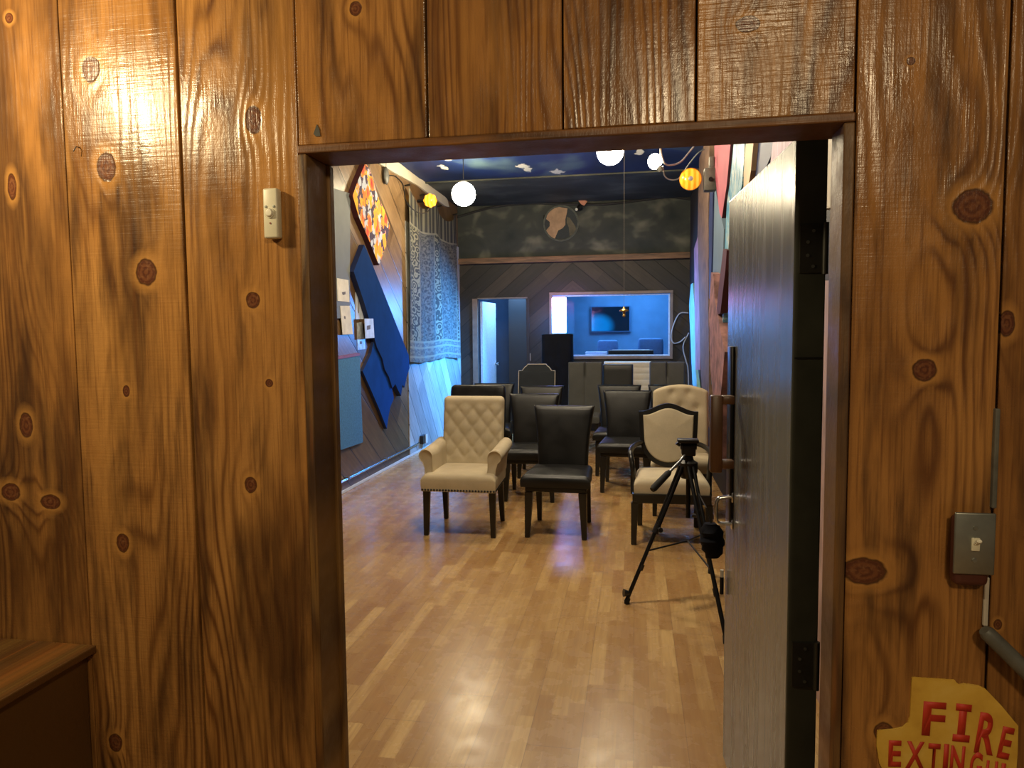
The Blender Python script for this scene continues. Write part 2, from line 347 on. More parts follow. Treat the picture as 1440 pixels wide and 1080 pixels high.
# ------------------------------------------------------------------ mesh helpers
def obj(name, bm, mat, parent=None, smooth=False, loc=None, mods=None):
    me = bpy.data.meshes.new(name); bmesh.ops.recalc_face_normals(bm, faces=bm.faces)
    bm.to_mesh(me); bm.free()
    for q in (mat if isinstance(mat, (list, tuple)) else [mat]): me.materials.append(M[q] if isinstance(q, str) else q)
    if smooth:
        for p in me.polygons: p.use_smooth = True
        try: me.set_sharp_from_angle(angle=math.radians(smooth if smooth is not True else 42))
        except Exception: pass
    o = bpy.data.objects.new(name, me); C.objects.link(o)
    if parent: o.parent = parent
    if loc is not None: o.location = loc
    return o
def tag(o, label, cat, group=None):
    o['label'] = label; o['category'] = cat
    if group: o['group'] = group
    return o
def struct(o): o['kind'] = 'structure'; return o
def thing(name, label, cat, loc=(0,0,0), rz=0, group=None):
    o = bpy.data.objects.new(name, None); C.objects.link(o); o.empty_display_size = .1
    o.location = loc; o.rotation_euler = (0, 0, rz)
    return tag(o, label, cat, group)
def dup(root, loc, rz, label, group=None):
    r = root.copy(); C.objects.link(r); r.location = loc; r.rotation_euler = (0, 0, rz); r['label'] = label
    if group: r['group'] = group
    for ch in list(root.children):
        c = ch.copy(); C.objects.link(c); c.parent = r
        for g in list(ch.children):
            d = g.copy(); C.objects.link(d); d.parent = c
    return r
def box(bm, x0, x1, y0, y1, z0, z1, bev=0, seg=2, mi=0):
    vs = [bm.verts.new((x, y, z)) for x in (x0, x1) for y in (y0, y1) for z in (z0, z1)]
    fs = [bm.faces.new([vs[i] for i in q]) for q in ((0,1,3,2),(4,6,7,5),(0,4,5,1),(2,3,7,6),(0,2,6,4),(1,5,7,3))]
    for f in fs: f.material_index = mi
    if bev: bmesh.ops.bevel(bm, geom=list({e for f in fs for e in f.edges}), offset=bev, segments=seg, affect='EDGES', profile=.5)
    return fs
def bx(*a, **k): bm = bmesh.new(); box(bm, *a, **k); return bm
def taper(bm, p0, p1, w0, w1, d0=None, d1=None):
    """square bar from p0 to p1 with widths w (x) and d (y) at each end"""
    d0 = d0 or w0; d1 = d1 or w1
    r = []
    for p, w, d in ((p0, w0, d0), (p1, w1, d1)):
        r.append([bm.verts.new((p[0]+sx*w/2, p[1]+sy*d/2, p[2])) for sx, sy in ((-1,-1),(1,-1),(1,1),(-1,1))])
    bm.faces.new(r[0][::-1]); bm.faces.new(r[1])
    for k in range(4): bm.faces.new((r[0][k], r[0][(k+1)%4], r[1][(k+1)%4], r[1][k]))
def leg(p0, p1, w0, w1, bev=.004):
    bm = bmesh.new(); taper(bm, p0, p1, w0, w1)
    bmesh.ops.bevel(bm, geom=bm.edges[:], offset=bev, segments=2, affect='EDGES'); return bm
def tube(bm, pts, r, n=10, closed=False, cap=True):
    pts = [Vector(p) for p in pts]; rr = r if isinstance(r, (list, tuple)) else [r]*len(pts)
    rings = []; prev = None
    for i, p in enumerate(pts):
        a = pts[i-1] if i or closed else p; b = pts[(i+1) % len(pts)] if i < len(pts)-1 or closed else p
        t = (b-a).normalized()
        if prev is None:
            up = Vector((0,0,1)) if abs(t.z) < .9 else Vector((1,0,0)); e = t.cross(up).normalized()
        else:
            e = prev - t*prev.dot(t)
            e = e.normalized() if e.length > 1e-6 else t.orthogonal().normalized()
        prev = e; g = t.cross(e)
        rings.append([bm.verts.new(p + (e*math.cos(2*PI*k/n) + g*math.sin(2*PI*k/n))*rr[i]) for k in range(n)])
    m = len(rings)
    for i in range(m if closed else m-1):
        A, B = rings[i], rings[(i+1) % m]
        for k in range(n): bm.faces.new((A[k], A[(k+1)%n], B[(k+1)%n], B[k]))
    if cap and not closed: bm.faces.new(rings[0][::-1]); bm.faces.new(rings[-1])
def tb(pts, r, n=10, **k): bm = bmesh.new(); tube(bm, pts, r, n, **k); return bm
def spline(pts, n=8):
    P = [Vector(p) for p in pts]; out = []
    for i in range(len(P)-1):
        a, b, c, d = P[max(i-1,0)], P[i], P[i+1], P[min(i+2, len(P)-1)]
        for k in range(n):
            t = k/n; out.append(.5*((2*b) + (c-a)*t + (2*a-5*b+4*c-d)*t*t + (3*b-a-3*c+d)*t**3))
    return out + [P[-1]]
def lathe(prof, n=24, axis='z'):
    bm = bmesh.new(); rings = []
    for r, h in prof:
        if r < 1e-5: rings.append([bm.verts.new((0,0,h))])
        else: rings.append([bm.verts.new((r*math.cos(2*PI*k/n), r*math.sin(2*PI*k/n), h)) for k in range(n)])
    for A, B in zip(rings, rings[1:]):
        for k in range(n):
            k2 = (k+1) % n
            if len(A) == 1 and len(B) == 1: continue
            if len(A) == 1: bm.faces.new((A[0], B[k], B[k2]))
            elif len(B) == 1: bm.faces.new((A[k], A[k2], B[0]))
            else: bm.faces.new((A[k], A[k2], B[k2], B[k]))
    if axis == 'y': bmesh.ops.rotate(bm, verts=bm.verts, cent=(0,0,0), matrix=Matrix.Rotation(PI/2, 3, 'X'))   # +h -> -y
    if axis == 'x': bmesh.ops.rotate(bm, verts=bm.verts, cent=(0,0,0), matrix=Matrix.Rotation(PI/2, 3, 'Y'))
    return bm
def ball(r, n=20, sc=(1,1,1)):
    bm = bmesh.new(); bmesh.ops.create_uvsphere(bm, u_segments=n, v_segments=n//2+2, radius=r)
    bmesh.ops.scale(bm, vec=sc, verts=bm.verts); return bm
def prism(bm, pts, off, mi=0, mi_side=None):
    """extrude a 3D polygon by the vector off"""
    a = [bm.verts.new(Vector(p)) for p in pts]; b = [bm.verts.new(Vector(p)+Vector(off)) for p in pts]
    f0 = bm.faces.new(a); f1 = bm.faces.new(b[::-1]); n = len(a)
    f0.normal_update(); f1.normal_update()
    f0.material_index = mi; f1.material_index = mi
    for k in range(n):
        f = bm.faces.new((a[k], b[k], b[(k+1)%n], a[(k+1)%n])); f.material_index = mi if mi_side is None else mi_side
def slab(loops_pts):
    """stack of same-length 3D loops, capped: rounded pads"""
    bm = bmesh.new(); L = [[bm.verts.new(p) for p in lp] for lp in loops_pts]
    n = len(L[0])
    for A, B in zip(L, L[1:]):
        for k in range(n): bm.faces.new((A[k], A[(k+1)%n], B[(k+1)%n], B[k]))
    bm.faces.new(L[0][::-1]); bm.faces.new(L[-1]); return bm
def pad_loops(pts2, plane, t, er=.012, inset=None, n=5):
    """loops of a puffed pad whose outline pts2 (a, b) lies in a plane; plane(a, b, depth) -> 3D"""
    ca = sum(p[0] for p in pts2)/len(pts2); cb = sum(p[1] for p in pts2)/len(pts2)
    sz = max(max(abs(p[0]-ca) for p in pts2), max(abs(p[1]-cb) for p in pts2))
    out = []
    for k in range(n+1):
        a = PI/2*k/n; s = 1 - er*(1-math.sin(a))/sz; d = er*(1-math.cos(a)) - er
        out.append([plane(ca+(p[0]-ca)*s, cb+(p[1]-cb)*s, d) for p in pts2])
    for k in range(n+1):
        a = PI/2*k/n; s = 1 - er*(1-math.cos(a))/sz; d = t + er*math.sin(a) - er
        out.append([plane(ca+(p[0]-ca)*s, cb+(p[1]-cb)*s, d) for p in pts2])
    for s in (.8, .5, .2): out.append([plane(ca+(p[0]-ca)*s*(1-er/sz), cb+(p[1]-cb)*s*(1-er/sz), t + .012*(1-s*s)) for p in pts2])
    return out
def edge_samples(n, dense=5, r=.2):
    a = [r*(1-math.cos(PI/2*k/dense)) for k in range(dense)]
    mid = [r + (1-2*r)*k/n for k in range(n+1)]
    return a + mid + [1-q for q in a[::-1]]
def pillow(wf, z0, z1, thick, yf, r=.025, disp=None, nu=10, nv=10, puff=0., zt=None):
    """upholstered back: width wf(v), front faces -y, yf(v) is the middle surface"""
    bm = bmesh.new(); h = z1-z0; w_ = max(wf(0), wf(.5), wf(1))
    us = edge_samples(nu, 5, min(.4, r/w_)); vs = edge_samples(nv, 5, min(.4, r/h))
    G = []
    for sgn in (-1, 1):
        g = []
        for v in vs:
            row = []
            for u in us:
                w = wf(v); x = (u-.5)*w; z = z0 + v*h + (zt(u)*v if zt else 0)
                d = min(u, 1-u)*w; e = min(v, 1-v)*h
                pr = 1.
                for q in (d, e):
                    if q < r: pr *= math.sqrt(max(0, 1-(1-q/r)**2))
                t = thick/2*pr
                if sgn < 0:
                    t += puff*math.sin(PI*u)*math.sin(PI*v)
                    if disp: t += disp(x, v*h)*pr
                row.append(bm.verts.new((x, yf(v) + sgn*t, z)))
            g.append(row)
        G.append(g)
    for g in G:
        for j in range(len(vs)-1):
            for i in range(len(us)-1): bm.faces.new((g[j][i], g[j][i+1], g[j+1][i+1], g[j+1][i]))
    bmesh.ops.remove_doubles(bm, verts=bm.verts, dist=.0002); return bm
def cushion(x0, x1, y0, y1, z0, z1, r=.03, crown=.012, nx=10, wfront=None):
    """seat pad, rounded on top edges, flat under"""
    bm = bmesh.new(); us = edge_samples(nx, 6, r/(x1-x0)); vs = edge_samples(nx, 6, r/(y1-y0))
    top = []; cx = (x0+x1)/2
    for v in vs:
        row = []
        for u in us:
            k = 1 if not wfront else wfront + (1-wfront)*(1-v)
            x = cx + (x0+(x1-x0)*u-cx)*k; y = y0+(y1-y0)*v
            d = min(u, 1-u)*(x1-x0); e = min(v, 1-v)*(y1-y0); pr = 1.
            for q in (d, e):
                if q < r: pr *= math.sqrt(max(0, 1-(1-q/r)**2))
            z = (z1-r) + r*pr + crown*math.sin(PI*u)*math.sin(PI*v)
            row.append(bm.verts.new((x, y, z)))
        top.append(row)
    m, n = len(vs), len(us)
    for j in range(m-1):
        for i in range(n-1): bm.faces.new((top[j][i], top[j][i+1], top[j+1][i+1], top[j+1][i]))
    rim = [top[0][i] for i in range(n)] + [top[j][n-1] for j in range(1, m)] + [top[m-1][i] for i in range(n-2, -1, -1)] + [top[j][0] for j in range(m-2, 0, -1)]
    cy = (y0+y1)/2
    mid = [bm.verts.new((v.co.x, v.co.y, z0+.5*(z1-r-z0))) for v in rim]
    low = [bm.verts.new((cx+(v.co.x-cx)*.985, cy+(v.co.y-cy)*.985, z0)) for v in rim]
    L = len(rim)
    for A, B in ((rim, mid), (mid, low)):
        for k in range(L): bm.faces.new((A[k], B[k], B[(k+1)%L], A[(k+1)%L]))
    bm.faces.new(low); return bm

# ------------------------------------------------------------------ the setting
XL, XR, YF, YB, ZC = -2.76, .81, 1.4, 10.9, 3.53
struct(obj('floor', bx(-4.2, 3.2, -2.2, 14.2, -.08, 0), 'laminate'))
bm = bx(XL-.1, XR+.1, 1.52, 9.07, ZC, ZC+.08); box(bm, XL-.1, XR+.1, 9.07, YB+.02, ZC-.005, ZC+.08, mi=1)
box(bm, XL, XR, 9.05, 9.08, ZC-.018, ZC, mi=1)
struct(obj('ceiling', bm, ['ceiling_paint', 'ceiling_dark']))
struct(obj('wall_left', bx(XL-.1, XL, 1.52, YB+.1, 0, ZC+.06), 'barn_planks'))
struct(obj('trim_10', bx(XL, XL+.012, onX(574.5,520,XL+.012).y, YB-.001, .034, 2.9, .002), 'pale_planks'))
struct(obj('wall_right', bx(XR, XR+.1, 1.52, YB+.1, 0, ZC+.06), 'hall_dark'))

# front wall of vertical knotty pine boards, each with its own seams
SE = [-2.9,-2.62,-2.35,-2.08,-1.81,-1.533,-1.257,-.971,-.698,-.4155,-.140,.113,.3967,.6495,.93,1.2,1.48,1.76]
LB, LT = 1.902, 2.75            # bottom of the boards over the doorway, top of the wall
def boards():
    bm = bmesh.new(); bd = bm.faces.layers.float.new('bd'); bt = bm.faces.layers.float.new('bt'); bs = bm.faces.layers.float.new('bs')
    saw = {6:.45, 8:.0, 8:.95, 9:.1, 10:.1, 11:.95, 12:.25}
    tones = {5:.35, 6:.62, 7:.6, 8:.46, 9:.22, 10:.25, 11:.52, 12:.4, 13:.12}
    for k in range(len(SE)-1):
        x0, x1 = SE[k]+(.0075 if k == 13 else .002), SE[k+1]-.002
        over = -.7 < (x0+x1)/2 < .39
        b = bmesh.new(); dy = [0, .0015, -.001, .002][k % 4]
        if k == 13: dy = .012
        box(b, x0, x1, YF+dy, YF+.02+dy, LB if over else 0, LT, .0022, 2)
        n0 = len(bm.faces); tmp = bpy.data.meshes.new('t'); b.to_mesh(tmp); b.free(); bm.from_mesh(tmp); bpy.data.meshes.remove(tmp)
        bm.faces.ensure_lookup_table()
        for f in bm.faces[n0:]: f[bd] = (k*.37) % 1; f[bt] = tones.get(k, .4); f[bs] = saw.get(k, .2)
    n0 = len(bm.faces)                                          # studs and backing behind the boards
    for a in ((-2.9, -.702, 0, LT), (.40, 1.76, 0, LT), (-.702, .40, LB, LT)): box(bm, a[0], a[1], YF+.034, YF+.11, a[2], a[3], mi=1)
    return bm
struct(obj('wall_front', boards(), ['pine', 'black_gap']))
def with_attr(bm, bdv, btv, bsv=.2):
    for nme, v in (('bd', bdv), ('bt', btv), ('bs', bsv)):
        l = bm.faces.layers.float.new(nme)
        for f in bm.faces: f[l] = v
    return bm
# door lining
struct(obj('trim_1', with_attr(bx(-.698, .3967, YF-.004, YF+.115, 1.884, 1.9015, .003), .3, .6), 'lintel_wood'))
bm = bx(-.698, -.679, YF-.003, YF+.095, 0, 1.8835, .003); box(bm, -.697, -.672, YF+.096, YF+.118, 0, 1.8835, .003)
struct(obj('trim_2', with_attr(bm, .62, .5, .1), 'jamb_wood'))
struct(obj('trim_3', with_attr(bx(.377, .3967, YF-.003, YF+.082, 0, 1.8835, .003), .15, .05, .1), 'jamb_wood'))

# back wall: openings for the doorway and the control room window
DX0, DX1, DZ = -2.46, -1.68, 2.075
WX0, WX1, WZ0, WZ1 = -1.27, .525, 1.165, 2.115
BEAM = 2.63
bm = bmesh.new()
for a in ((XL-.1, DX0, 0, BEAM), (DX0, DX1, DZ, BEAM), (DX1, WX0, 0, BEAM), (WX0, WX1, 0, WZ0), (WX0, WX1, WZ1, BEAM), (WX1, XR+.1, 0, BEAM)):
    box(bm, a[0], a[1], YB, YB+.12, a[2], a[3])
box(bm, XL-.1, XR+.1, YB-.03, YB+.12, BEAM, ZC+.06, mi=1)
struct(obj('wall_back', bm, ['dark_planks', 'smoke_paint']))
bm = bx(XL+.001, XR-.001, YB-.075, YB-.031, BEAM-.005, BEAM+.085, .006)
struct(obj('trim_5', bm, 'trim_rust'))
# doorway casing
bm = bx(DX0-.085, DX0, YB-.025, YB-.0005, 0, DZ+.01, .004); struct(obj('trim_6', bm, 'window_wood'))
bm = bx(DX0, DX1+.02, YB-.014, YB-.0005, DZ, DZ+.022, .003); struct(obj('trim_7', bm, 'pale_trimcord'))
bm = bx(DX1, DX1+.05, YB-.02, YB-.0005, 0, DZ, .004); struct(obj('trim_8', bm, 'hall_dark'))
# rooms beyond
struct(obj('wall_beyond', bx(-2.95, -2.16, 12.6, 12.7, 0, 2.7), 'hall_wall'))
struct(obj('wall_hall', bx(-2.16, -1.50, 12.0, 12.7, 0, 2.7), 'hall_dark'))
struct(obj('wall_outer', bx(-3.05, -2.95, YB+.121, 12.6, 0, 2.7), 'hall_wall'))
struct(obj('wall_control', bx(-1.5, 1.6, 13.3, 13.4, 0, 2.7), 'blue_wall'))
struct(obj('wall_side', bx(1.5, 1.6, YB+.121, 13.3, 0, 2.7), 'blue_wall'))
struct(obj('ceiling_beyond', bx(-3.05, 1.6, YB+.121, 13.4, 2.7, 2.78), 'hall_dark'))

# window 1
w = thing('window_1', '', ''); del w['label']; del w['category']; struct(w)
bm = bmesh.new(); e = .045
for a in ((WX0-e, WX1+e, WZ1, WZ1+e), (WX0-e, WX1+e, WZ0-e, WZ0), (WX0-e, WX0, WZ0, WZ1), (WX1, WX1+e, WZ0, WZ1)): box(bm, a[0], a[1], YB-.028, YB-.001, a[2], a[3], .005)
obj('window_frame', bm, 'window_wood', w)
bm = bmesh.new(); e = .022
for a in ((WX0, WX1, WZ1-e, WZ1), (WX0, WX1, WZ0, WZ0+e), (WX0, WX0+e, WZ0+e, WZ1-e), (WX1-e, WX1, WZ0+e, WZ1-e)): box(bm, a[0], a[1], YB+.02, YB+.075, a[2], a[3], .003)
obj('window_stop', bm, 'bluewhite', w)
obj('glass', bx(WX0+e, WX1-e, YB+.04, YB+.046, WZ0+e, WZ1-e), 'pane_glass', w)
# baseboard + soffit
struct(obj('baseboard_left', bx(XL, XL+.014, 1.55, YB-.001, 0.0005, .032, .004), 'white_paint'))
sp = [onX(420,125,XL+.03), onX(550,220.5,XL+.03), onX(590,251,XL+.03), onX(612,262,XL+.03), onX(629,280,XL+.03), onX(632,291,XL+.03), onX(627,290,XL+.03), onX(590,262,XL+.03), onX(554,242,XL+.03), onX(420,163,XL+.03)]
bm = bmesh.new(); prism(bm, sp, (-.029,0,0)); struct(obj('trim_9', bm, 'soffit_paint'))

# ------------------------------------------------------------------ doors
dA, dB = Vector((.358, 1.70, 0)), Vector((.310, 2.46, 0))
dv = (dB-dA).normalized(); dn = Vector((dv.y, -dv.x, 0))       # dn points right
door = thing('door_1', '', '', dA, math.atan2(dv.y, dv.x)); del door['label']; del door['category']; struct(door)
# local: +x along the leaf away from the hinge, -y = right (hidden face)
Ld, Td, Hd = .765, .070, 1.94
bm = bx(0, Ld, -Td, 0, .012, Hd, .003)
for f in bm.faces:
    if f.calc_center_median().x < .004: f.material_index = 1
lf = obj('door_leaf', bm, ['door_paint', 'door_edge'], door)
hz = []
for zc in (.715, 1.69):
    hb = obj('hinge', bx(-.004, 0, -.064, -.010, zc-.055, zc+.055, .0015), 'hinge_metal', door)
    bm = bmesh.new()
    for q in (.04, .015, -.015, -.04): bm2 = None; bmesh.ops.create_cone(bm, cap_ends=True, segments=10, radius1=.004, radius2=.003, depth=.002, matrix=Matrix.Translation((-.005, -.04+(.012 if abs(q) < .02 else 0), zc+q)) @ Matrix.Rotation(PI/2, 4, 'Y'))
    obj('hinge_screw', bm, 'steel', hb)
    obj('hinge_pin', tb([(-.006,-.066,zc-.058),(-.006,-.066,zc+.058)], .007, 12), 'hinge_metal', hb, True)
obj('edge_plate', bx(-.002, 0, -.066, -.004, 1.44, 1.4435), 'black_gap', door)
def dl(x, y, off=0.):
    """door-plane point under a pixel, in door coordinates, off = distance in front of the face"""
    d = ray(x, y); n = Vector((-dv.y, dv.x, 0)); t = ((dA + n*off) - CAM).dot(n)/d.dot(n); p = CAM + d*t - dA
    return Vector((p.dot(dv), p.dot(n), p.z))
a, b = dl(1031, 487), dl(1031, 735)
obj('backplate', bx(a.x-.03, a.x+.03, 0, .012, b.z, a.z, .003), 'black_metal', door, 30)
g0, g1 = dl(1008, 561, .065), dl(1008, 652, .065)
ph = obj('pull_handle', bx(g0.x-.018, g0.x+.018, .048, .085, g1.z-.03, g0.z+.012, .006), 'brown_wood', door, 30)
for z in (g0.z, g1.z): obj('handle_arm', bx(g0.x-.017, g0.x+.017, .012, .05, z-.016, z+.011, .004), 'brown_wood', ph, 30)
h0, h1 = dl(1013, 703, .04), dl(1013, 735, .04)
lt = obj('latch_handle', tb(spline([(h0.x,.0,h0.z+.012), (h0.x,.03,h0.z+.008), (h0.x,.05,h0.z), (h0.x,.054,(h0.z+h1.z)/2), (h0.x,.05,h1.z+.002), (h0.x,.03,h1.z-.004), (h0.x,.0,h1.z-.003)], 6), .0065, 10), 'chrome', door, True)
for z in (h0.z+.012, h1.z-.003): obj('rosette', bx(h0.x-.012, h0.x+.012, 0, .006, z-.018, z+.014, .002), 'chrome', lt, 30)
k0 = dl(1018, 1034)
bt = obj('door_bolt', tb([(Ld-.01, .012, .60+.0), (Ld-.01, .012, .66)], .007, 10), 'black_metal', door, True)
obj('bolt_cap', tb([(Ld-.01,.012,.66), (Ld-.01,.012,.685)], .006, 10), 'white_paint', bt, True)
bm = bmesh.new()

# back doorway leaf, swung into the hall
d2 = thing('door_2', '', '', (DX0+.01, YB+.13, 0), math.radians(84.5)); del d2['label']; del d2['category']; struct(d2)
obj('door_leaf', bx(0, .74, -.04, 0, .01, DZ-.03, .003), 'bluewhite', d2)
kn = obj('door_knob', lathe([(0,.0),(.024,.0),(.024,.006),(.010,.012),(.010,.035),(.026,.045),(.030,.058),(.022,.070),(0,.074)], 20, 'y'), 'chrome', d2, True, loc=(.68, -.04, 1.02))

# ------------------------------------------------------------------ things on the front wall
# doorbell
p = onY(387, 302, YF)
bell = thing('doorbell_button', 'narrow cream doorbell with round push button left of the doorway', 'doorbell', (p.x, YF-.0003, p.z), 0)
bm = bx(-.0165, .0165, -.021, 0, -.052, .052, .0045, 3); obj('housing', bm, 'ivory_plastic', bell, 40)
bt = obj('push_button', lathe([(0,.0),(.0085,.0),(.0085,.004),(.0065,.007),(0,.008)], 20, 'y'), 'cream_button', bell, True, loc=(0,-.021,0))
obj('collar', lathe([(.0088,.0),(.0105,.0),(.0105,.003),(.0088,.003)], 20, 'y'), 'ivory_plastic', bell, True, loc=(0,-.021,0))
for sx in (-1, 1): obj('screw', lathe([(0,.0),(.003,.0),(.0026,.0015),(0,.0017)], 12, 'y'), 'steel', bell, True, loc=(sx*.009,-.021,.0135))
obj('pilot_light', lathe([(0,.0),(.002,.0),(.002,.001),(0,.001)], 10, 'y'), 'red_brown', bell, True, loc=(0,-.021,-.021))
# switch
a, b = onY(1347, 716, YF-.03), onY(1396, 812, YF-.03); cx, cz = (a.x+b.x)/2-.003, (a.z+b.z)/2
sw = thing('light_switch', 'grey metal toggle light switch on a surface box right of the doorway', 'light switch', (cx, YF, cz))
obj('back_box', bx(-.030, .030, -.03, 0, -.082, .05, .012, 3), 'dark_red_box', sw, 40)
obj('cover_plate', bx(-.034, .034, -.036, -.0302, -.057, .057, .003, 3), 'steel', sw, 40)
tg = obj('toggle', bx(-.007, .007, -.040, -.036, -.012, .012, .0015), 'ivory_plastic', sw, 30)
bm = bmesh.new(); taper(bm, (0,0,0), (0,0,.017), .009, .008, .007, .006); bmesh.ops.bevel(bm, geom=bm.edges[:], offset=.0015, segments=2, affect='EDGES')
bmesh.ops.rotate(bm, verts=bm.verts, cent=(0,0,0), matrix=Matrix.Rotation(math.radians(58), 3, 'X')); obj('lever', bm, 'cream_button', tg, 30, loc=(0,-.039,.002))
for z in (-.03, .03): obj('screw', lathe([(0,.0),(.0045,.0),(.004,.0018),(0,.002)], 14, 'y'), 'steel', sw, True, loc=(0,-.036,z))
# conduit strip above the switch
a, b = onY(1402, 590, YF-.006), onY(1396, 716, YF-.006)
tag(obj('cable_cover', bx(a.x-.004, a.x+.004, YF-.010, YF+.0115, b.z+.002, a.z+.02, .002), 'grey_paint'), 'thin grey cable cover strip running up the wall above light switch', 'cable cover')
tag(obj('cable_cover', bx(a.x-.010, a.x-.002, YF-.008, YF-.0003, b.z-.22, b.z-.128, .002), 'pale_trim'), 'short pale cable cover strip below the light switch', 'cable cover')
# slanting grey rail
a, b = onY(1384, 886, YF-.03), onY(1475, 975, YF-.03)
rl = thing('handrail', 'dark grey sloping rail on the wall below the light switch', 'handrail', (0,0,0))
d = (b-a).normalized(); bm = tb([a, a+d*.008, b, b+d*.35], [.010,.014,.015,.015], 14); obj('rail', bm, 'grey_paint', rl, True)
obj('bracket', tb([a+d*.16+Vector((0,.03-.0005,-.03)), a+d*.16+Vector((0,.008,-.03)), a+d*.16], .006, 10), 'grey_paint', rl, True)
# fire extinguisher sign
def S(x, y, off=.0045): return onY(x, y, YF-off)
SP = [(1283,953),(1300,954),(1318,955),(1343,957),(1346,961),(1350,963),(1358,962),(1378,965),(1386,969),(1408,992),(1432,1021),(1431,1060),(1428,1100),(1420,1180),(1250,1170),(1245,1090),(1237,1074),(1233,1050),(1234,1028),(1258,1026),(1270,1023),(1277,1017),(1280,1008),(1281,985)]
bm = bmesh.new(); prism(bm, [S(*q) for q in SP], (0,.0042,0))
bmesh.ops.triangulate(bm, faces=[f for f in bm.faces if len(f.verts) > 4])
sg = tag(obj('safety_sign', bm, 'sign_yellow'), 'yellow hand-painted board with red FIRE EXTINGUISHER lettering, lower right', 'sign')
def glyphs(items, depth):
    dg = None; res = bmesh.new()
    for it, (ch, x, ytop, w, h, rot) in enumerate(items):
        cu = bpy.data.curves.new('g', 'FONT'); cu.body = ch; cu.offset = .028; cu.extrude = 0
        ob = bpy.data.objects.new('g', cu); C.objects.link(ob); bpy.context.view_layer.update()
        me = bpy.data.meshes.new_from_object(ob.evaluated_get(bpy.context.evaluated_depsgraph_get()))
        xs = [v.co.x for v in me.vertices]; ys = [v.co.y for v in me.vertices]
        x0, x1, y0, y1 = min(xs), max(xs), min(ys), max(ys)
        ca, sa = math.cos(rot), math.sin(rot)
        for v in me.vertices:
            lx = (v.co.x-x0)/(x1-x0)*w; ly = (1-(v.co.y-y0)/(y1-y0))*h
            px, py = x + lx*ca - ly*sa, ytop + lx*sa + ly*ca
            v.co = S(px, py, .0047+.00006*it)
        res.from_mesh(me); bpy.data.objects.remove(ob); bpy.data.curves.remove(cu); bpy.data.meshes.remove(me)
    ex = bmesh.ops.extrude_face_region(res, geom=res.faces[:])
    bmesh.ops.translate(res, vec=(0,-.0006,0), verts=[v for v in ex['geom'] if isinstance(v, bmesh.types.BMVert)])
    return res
lets = [('F',1299,986,32,48,.07),('I',1350,990,11,52,.10),('-',1345,989,22,10,.10),('-',1340,1032,24,10,.10),('R',1379,1001,27,58,.17),('E',1411,1021,17,45,.22),
        ('E',1250,1041,18,37,.03),('X',1275,1042,26,38,.05),('T',1306,1045,17,38,.07),('I',1328,1046,7,38,.07),('N',1338,1048,20,40,.08),('G',1366,1057,17,40,.1),('U',1388,1069,16,40,.12),('I',1409,1073,6,40,.12),
        ('S',1275,1105,20,38,.05),('H',1303,1107,20,38,.05),('E',1331,1109,18,38,.05),('R',1356,1111,20,38,.05)]
obj('lettering', glyphs(lets, 0), 'sign_red', sg)
# bent nail
a = onY(107, 207, YF-.012)
nl = tag(obj('nail', tb([(a.x, YF-.0002, a.z+.002), (a.x, YF-.012, a.z+.001), (a.x-.004, YF-.016, a.z-.010)], .0011, 8), 'black_metal', None, True), 'thin bent nail sticking out of the left pine boards', 'nail')
a = onY(447, 186, YF)
bm = bmesh.new(); prism(bm, [(a.x-.009,YF-.002,a.z-.003),(a.x-.001,YF-.002,a.z+.016),(a.x+.004,YF-.002,a.z+.006),(a.x+.006,YF-.002,a.z-.0085),(a.x-.004,YF-.002,a.z-.0085)], (0,.0017,0))
tag(obj('metal_clip', bm, 'hinge_metal'), 'small torn dark metal clip above upper left corner of doorway', 'clip')
# counter at lower left
ct = thing('counter', 'brown wooden counter against the pine wall at lower left', 'counter', (-1.75, 1.0, 0))
cz = .787; x1 = -1.2385+1.75
obj('countertop', with_attr(bx(-1.3, x1, -1.5, .396, cz-.018, cz, .003), .2, .5, 0), 'counter_wood', ct)
obj('cabinet_body', with_attr(bx(-1.28, x1-.025, -1.46, .394, 0.0005, cz-.019, .003), .8, .1, 0), 'counter_wood', ct)

# ------------------------------------------------------------------ chairs
def parsons(label, leather='black_leather', group=None, H=.935, seat_w=.515):
    t = thing('dining_chair', label, 'chair', group='black leather dining chairs')
    obj('seat', cushion(-seat_w/2, seat_w/2, -.275, .235, .385, .475, .04, .016, wfront=.9), leather, t, True)
    obj('apron', bx(-.228, .228, -.245, .225, .345, .395, .012, 3), leather, t, 40)
    wf = lambda v: .395 + .03*v + .065*max(0, v-.35)**1.6/.5 if v < 1 else .395+.03+.065*.65**1.6/.5
    yf = lambda v: .20 + .035*v + .065*v*v
    obj('backrest', pillow(wf, .40, H, .075, yf, .03, puff=.006), leather, t, True)
    for sx in (-1, 1):
        obj('leg', leg((sx*.212,-.232,0), (sx*.198,-.218,.346), .036, .060), 'black_wood', t)
        obj('leg', leg((sx*.200,.265,0), (sx*.192,.195,.346), .034, .052), 'black_wood', t)
    return t
blk = parsons('black leather dining chair with empty seat, in the middle of the front row', group=None)
blk.location = (-.565, 5.28, 0); blk.rotation_euler.z = math.radians(-1.5)
dup(blk, (-.945, 6.38, 0), math.radians(2), 'black leather chair in second row directly behind the front black chair, left')
dup(blk, (-.083, 6.84, 0), math.radians(-2), 'black leather chair in second row between front black chair and shield-back armchair')
dup(blk, (-1.00, 7.42, 0), math.radians(4), 'black leather chair just in front of the notched dark chair, only its top showing')
dup(blk, (-.175, 7.62, 0), math.radians(-1), 'black leather chair tucked behind the right-hand second-row black chair, only its top showing')
dup(blk, (.375, 7.66, 0), math.radians(-3), 'black leather chair partly hidden behind the beige arched chair')
